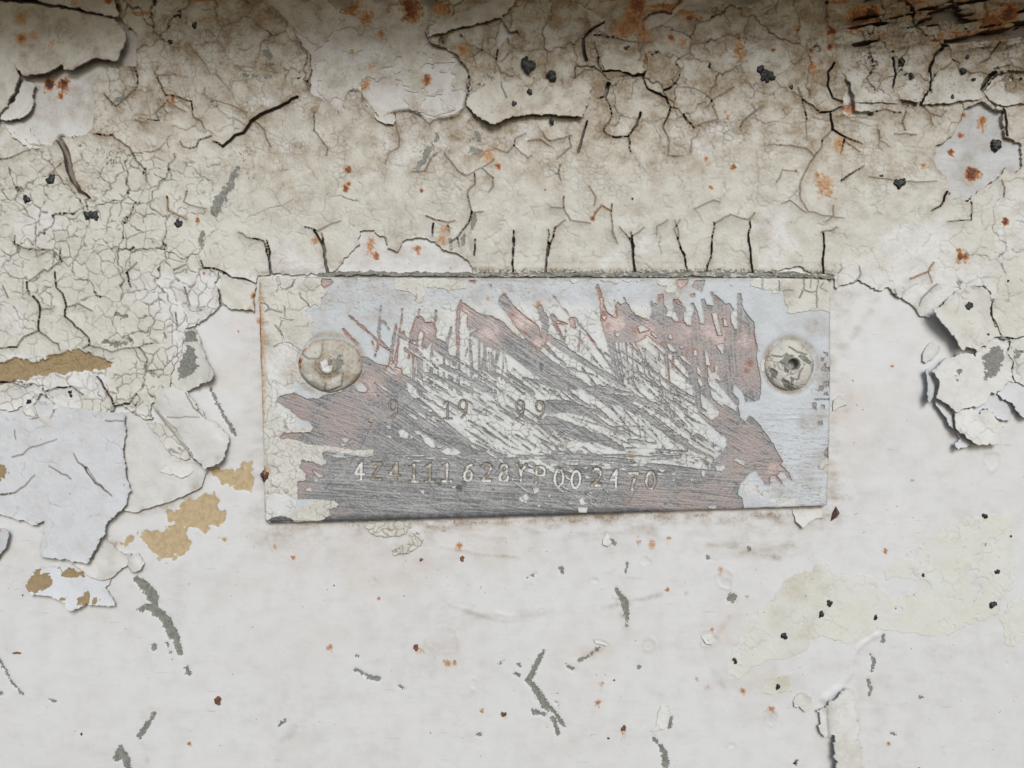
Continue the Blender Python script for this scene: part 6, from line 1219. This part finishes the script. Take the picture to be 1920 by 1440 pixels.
flake("paint_flake", "narrow pale tongue of paint hanging beside the lilac patch", Z2([(95,470),(130,540),(170,590),(260,630),(305,660),(300,710),(240,705),(200,670),(160,610),(110,540)]),
  MAT_GREY, h0=3, lift=(2, 6), thick=2.4, cell=60, crack=.05, alt=.5, dirt=.30, seed=32)
flake("paint_flake", "lifted cream slab above the dark slot at the top right", Z3([(890,330),(985,300),(1060,310),(1165,335),(1180,420),(1160,510),(1200,560),(1210,600),(1110,590),(960,590),(945,540),(910,450),(880,400)]),
  MAT_COAT, h0=6, lift=(0, 6), thick=4, cell=60, crack=.12, dirt=.50, mould=.55, seed=33, alt=.5)
flake("paint_flake", "lifted cream slab between two deep vertical cracks at the top right", Z3([(1178,335),(1240,305),(1330,310),(1405,285),(1375,380),(1368,500),(1350,535),(1320,585),(1215,575),(1205,560),(1170,510),(1185,430)]),
  MAT_COAT, h0=6, lift=(0, 7), thick=4, cell=60, crack=.10, dirt=.46, mould=.55, seed=34, alt=.6)
flake("paint_flake", "broad lifted cream slab right of the deep crack at the top right", Z3([(1420,310),(1520,280),(1560,260),(1640,280),(1720,265),(1700,330),(1650,370),(1710,400),(1680,460),(1655,510),(1660,570),(1560,575),(1500,590),(1430,600),(1330,600),(1360,540),(1385,540),(1385,400)]),
  MAT_COAT, h0=6, lift=(0, 8), thick=4, cell=60, crack=.12, dirt=.48, mould=.55, seed=35, alt=.5)
flake("paint_flake", "angular pale slab tilted at the right border above the blue grey patch", Z3([(1672,530),(1720,470),(1760,438),(1900,430),(2020,440),(2020,600),(1850,600),(1780,612),(1700,580)]),
  MAT_COAT, h0=5, lift=(-2, 9), thick=4, cell=50, crack=.12, dirt=.38, mould=.45, seed=36, alt=.7)
flake("paint_flake", "pointed cream slab rising to the top border right of centre", Z2([(1180,15),(1290,20),(1400,75),(1478,128),(1370,185),(1350,250),(1352,290),(1280,300),(1190,290),(1110,270),(1108,200),(1130,110)]),
  MAT_COAT, h0=5, lift=(4, -5), thick=4, cell=60, crack=.10, dirt=.44, mould=.45, seed=37)
flake("paint_flake", "long wavy cream ledge below the amber rust stain", Z2([(1440,225),(1520,235),(1640,255),(1710,265),(1720,310),(1700,430),(1640,432),(1560,412),(1480,405),(1450,370),(1440,300)]),
  MAT_COAT, h0=5, lift=(0, 8), thick=4, cell=60, crack=.05, dirt=.46, mould=.45, seed=38, rusts=[(1205,115,9,.9),(1206,140,8,.7)])
# small loose bits by the plate
flake("paint_chip", "small triangular white chip against the right edge of the plate", B4([(1500,222),(1498,110),(1580,62),(1648,150)]), MAT_COAT, h0=1.0, lift=(3, 1), thick=2.0, cell=60, crack=.05, alt=.5, dirt=.05, jitter=.4, seed=39, step=1.1, cat="paint chip")
flake("paint_chip", "cream chip poking out under the lower right corner of the plate", B4([(1078,1240),(1405,1240),(1395,1330),(1310,1340),(1250,1370),(1178,1428),(1110,1372)]), MAT_COAT, h0=1.0, lift=(0, 6), thick=2.2, cell=60, crack=.05, alt=.4, dirt=.08, jitter=.4, seed=40, step=1.1, cat="paint chip")
flake("paint_chip", "ragged cream scrap under the lower left part of the plate", BM([(140,85),(150,50),(380,50),(400,80),(350,120),(290,140),(240,146),(180,125)]), MAT_COAT, h0=1.0, lift=(0, 3), thick=2.0, cell=14, crack=.8, dirt=.15, seed=41, step=1.1, cat="paint chip")
flake("paint_chip", "row of tiny cracked cream teeth below the ragged scrap", BM([(290,215),(340,190),(380,172),(378,132),(430,110),(460,140),(450,190),(400,215),(350,235),(300,238)]), MAT_COAT, h0=1.0, lift=(0, 2), thick=2.0, cell=11, crack=1.0, dirt=.14, seed=42, step=1.1, cat="paint chip")
flake("white_chip", "white chip with a grey shadowed pit near the bottom centre right", BM([(1782,1120),(1800,1090),(1840,1085),(1850,1120),(1835,1190),(1810,1215),(1745,1232),(1765,1205),(1775,1160)]), MAT_COAT, h0=1.0, lift=(3, 2), thick=1.8, cell=60, crack=.02, alt=1.0, dirt=.0, jitter=.5, seed=43, step=1.1, cat="paint chip")
flake("white_chip", "small jagged white chip below the plate right of centre", BM([(1468,150),(1495,105),(1515,130),(1505,150),(1520,165),(1500,192),(1470,180)]), MAT_COAT, h0=1.0, lift=(1, 3), thick=1.6, cell=60, crack=.02, alt=1.0, dirt=.0, jitter=.3, seed=44, step=1.0, cat="paint chip")
flake("white_chip", "thin white sliver beside the pinkish stain at bottom centre", BM([(1420,715),(1450,710),(1510,735),(1490,748),(1430,735)]), MAT_COAT, h0=1.0, lift=(2, 2), thick=1.6, cell=60, crack=.02, alt=1.0, dirt=.0, jitter=.3, seed=45, step=1.0, cat="paint chip")
flake("white_chip", "white crescent chip by the rust dot left of the yellowed remnant", BR([(102,695),(150,683),(188,720),(160,742),(128,738)]), MAT_COAT, h0=1.0, lift=(2, 3), thick=1.6, cell=60, crack=.02, alt=1.0, dirt=.0, jitter=.3, seed=46, step=1.0, cat="paint chip")
# dark brown shard stuck on the panel
g1 = Grid(1550, 944, 1580, 984, .8)
q = sdf_poly(g1, [(1557,977),(1560,962),(1567,949),(1574,962),(1568,970)])
o = surf("resin_shard", g1, q, np.clip(1.5 + 1.0 * q, 1.5, 7), {}, MAT_SHARD, thick=1.4)
tag(o, "dark brown shard off the lower right corner of the plate", "shard")

# ================================================================== thin remnants of the cream coat at the lower right
def remnant(poly, seed, yellow, hh=.35, cell=26, mat=None, dirt=.02, mould=.03, holes=.42):
    xs = [p[0] for p in poly]; ys = [p[1] for p in poly]
    g = Grid(min(xs) - 8, min(ys) - 8, max(xs) + 8, max(ys) + 8, 1.6)
    x, y = g.X, g.Y
    q = sdf_poly(g, poly) + 2.6 * vnoise(x / 11, y / 11, seed) + 1.8 * vnoise(x / 4.5, y / 4.5, seed + 2) + 1
    v, _ = voronoi(x + 9 * vnoise(x / 12, y / 12, seed), y + 9 * vnoise(x / 12, y / 12, seed + 1), cell, 70 + seed)
    hair = np.exp(-(v / 1.1) ** 2) * sstep(-.1, .3, fbm(x / 40, y / 40, seed, 3))
    h = bilin(gb, h_flat, x, y) + hh + .14 * fbm(x / 20, y / 20, 3) + .12 * vnoise(x / 5, y / 5, 2) - .5 * hair
    ye = g.full(0)
    for a, b, c, d in yellow: blob(g, ye, a, b, c, d)
    al = .55 + .4 * fbm(x / 50, y / 50, 5)
    # the coat here is worn so thin that it has gone patchy
    q = np.minimum(q, 9 * (fbm(x / 30, y / 22, seed + 4, 3) + holes))
    surf("coat_remnant", g, q, h, {"mA": (np.clip(dirt + ye * .32 + .45 * (dirt > .05) * fbm(x / 26, y / 20, 2), 0, 1), stains(g, RUST) if mat else g.full(0), hair * .30, g.full(0)), "mB": (np.clip(al * (1 - .8 * np.clip(ye, 0, 1)), 0, 1), g.full(mould), g.full(0), g.full(0))}, mat or MAT_REMN, parent=panel, bottom=-1.5)
MAT_REMN = paint_mat("worn_thin_cream_paint", (0.545, 0.540, 0.455), (0.560, 0.572, 0.562), grain=0.07, bump=0.1)
YEL = [(1490,1100,60,.9),(1520,1080,40,.9),(1470,1160,60,.45),(1500,1190,60,.6),(1540,1110,50,.5),(1480,1230,40,.35),(1475,1275,20,.8)]
remnant(BR([(240,890),(290,760),(370,610),(450,545),(500,490),(560,400),(620,350),(720,335),(760,290),(820,300),(850,340),(930,372),(980,345),(1060,370),(1110,420),(1190,510),(1260,460),(1360,440),(1420,420),(1360,370),(1240,375),(1180,360),(1140,385),(1128,330),(1200,262),(1330,205),(1450,110),(1600,32),(1750,15),(1850,40),(1832,130),(1872,300),(1850,440),(1790,480),(1770,570),(1640,620),(1540,660),(1490,690),(1400,692),(1290,680),(1110,660),(980,730),(930,740),(780,692),(720,720),(700,770),(640,800),(560,820),(480,830),(380,880),(320,940),(250,915)]), 3, YEL)
remnant([(600,20),(800,10),(805,80),(862,105),(880,140),(872,190),(830,220),(770,205),(740,150),(690,160),(640,200),(600,180),(590,110)], 9, [], hh=1.2, cell=30, mat=MAT_COAT, dirt=.40, mould=.5, holes=.12)
remnant([(485,-20),(600,-20),(640,40),(600,90),(570,70),(540,40)], 11, [], hh=1.4, cell=40, mat=MAT_COAT, dirt=.5, mould=.5, holes=.3)
remnant(BR([(1790,610),(1840,500),(1920,480),(2050,470),(2050,700),(1900,690),(1870,760),(1810,740),(1812,680)]), 5, [])
remnant(BR([(420,1020),(520,930),(600,910),(612,1000),(540,1020)]), 7, [(1465,1280,40,.7)])
g1 = Grid(1780 + 80, 1120, 1900, 1170, 1.0)
remnant([(x + (8 if x > 1830 else -6 if x < 1760 else 0), y + (6 if y > 300 else -6)) for x, y in HOLE_TR], 13, [], hh=.8, cell=90, mat=MAT_PRIMER, dirt=.10, mould=.35, holes=3)
# ================================================================== black specks of tar, rust scabs, splinters
SPECK = [(Z1,3,[(1100,150,16),(965,240,12),(1690,450,14),(1305,525,11),(295,1015,26),(160,1125,20),(500,1215,24),(530,1210,26),(545,1222,20),(1015,1265,25),(1010,1245,15),(822,975,12),(405,760+1440,0)]),
 (Z2,3,[(1150,270,18),(1035,345,20),(1050,380,32),(1070,375,18),(1045,405,18),(1182,440,25),(1060,530,14),(972,600,15),(1255,135,9),(1605,270,24),(1625,258,13),(1182,692,12),(1190,705,8),(1635,1122,7),(1415,250,9)]),
 (Z3,3,[(430,395,22),(455,430,30),(490,435,24),(465,455,18),(605,495,16),(615,485,9),(850,410,14),(1215,365,18),(1208,378,12),(1265,435,11),(1272,450,8),(1240,428,5),(1555,415,16),(1580,335,10),(1615,460,8),(715,548,10),(1245,640,14),(1258,650,13),(1290,636,8),(1748,806,18),(1765,815,20),(1752,832,20),(1742,820,14),(1210,1032,24),(1232,1028,18),(1212,1046,18),(1110,995,11),(1485,1095,11),(1590,1137,8),(925,980,9),(1495,560,12),(1045,420,6),(1400,438,4),(1880,455,6)]),
 (Z4,3,[(405,765,12),(408,785,9),(175,820,15)]),
 (Z5,3,[(1592,290,20),(1600,275,15),(1705,443,8),(1820,143,8)]),
 (BR,3,[(1700,22,12),(1690,20,8),(1768,335,13),(1350,355,8),(1740,520,18),(1752,514,12),(825,508,14),(822,518,12),(780,572,14),(775,582,10),(1084,592,12),(570,697,17),(291,830,9),(298,845,8),(535,982,13),(1198,541,4),(1845,135,5),(1330,1440,6),(630,1410,6)]),
 (BL,3,[(460,1247,6),(130,468,3),(1880,412,3)])]
k = 0
for Zf, kk, lst in SPECK:
    for x, y, rr_ in lst:
        if rr_ < 3: continue
        (cx, cy), = Zf([(x, y)])
        hb = 4.5
        if cy > 940 or cx > 1700 and cy > 800: hb = 1.5
        elif (bilin(gc, f, np.array([cx]), np.array([min(cy, 890)]))[0] > 0 if cy < 890 else False): hb = float(bilin(gc, h, np.array([cx]), np.array([cy]))[0]) if False else 5.0
        R = rr_ / 3 * 1.05
        big_h = hb + (8 if (880 < cx < 1115 and 125 < cy < 235) or (cx > 1570 and 95 < cy < 205) else 0) + (3 if cx > 1700 and 540 < cy < 640 else 0)
        o = lump("tar_speck", cx, cy, R * (.92 + .2 * ((k * 7) % 3) / 2), R, min(4.0, R * .55), big_h, MAT_TAR, panel, 200 + k, step=max(.8, R / 6))
        k += 1
for i, (x, y, R) in enumerate([(BM([(680,262)])[0] + (6,)), (BM([(450,268)])[0] + (4,)), (BM([(420,762)])[0] + (7,)), (BM([(912,1138)])[0] + (6,)), (BM([(1587,1215)])[0] + (6.5,)), (BL([(1225,1060)])[0] + (9,)), (BM([(1502,1272)])[0] + (3,)), (1857,347,8), (1820,326,7), (BL([(100,792)])[0] + (4,)), (BM([(1535,945)])[0] + (2,))]):
    lump("rust_scab", x, y, R * (1.8 if i == 9 else .82), R * (.5 if i == 9 else .78), R * .3, .6, MAT_RUSTPIT, panel, 300 + i, step=max(.7, R / 7))
g1 = Grid(800, 425, 850, 480, 1.0)
q = sdf_poly(g1, Z2([(520,1330),(545,1315),(590,1310),(605,1370),(600,1400),(580,1415),(560,1390),(535,1370)])) + .8 * vnoise(g1.X / 3, g1.Y / 3, 2)
surf("torn_primer_scrap", g1, q, 3 + .25 * (g1.Y - 440) * .4 + 2.0 * fbm(g1.X / 7, g1.Y / 7, 3), {"mA": (.45, .25, .35, 0.2), "mB": (0.0, .5, .9, 0.0)}, MAT_BASE, parent=panel, thick=1.5)
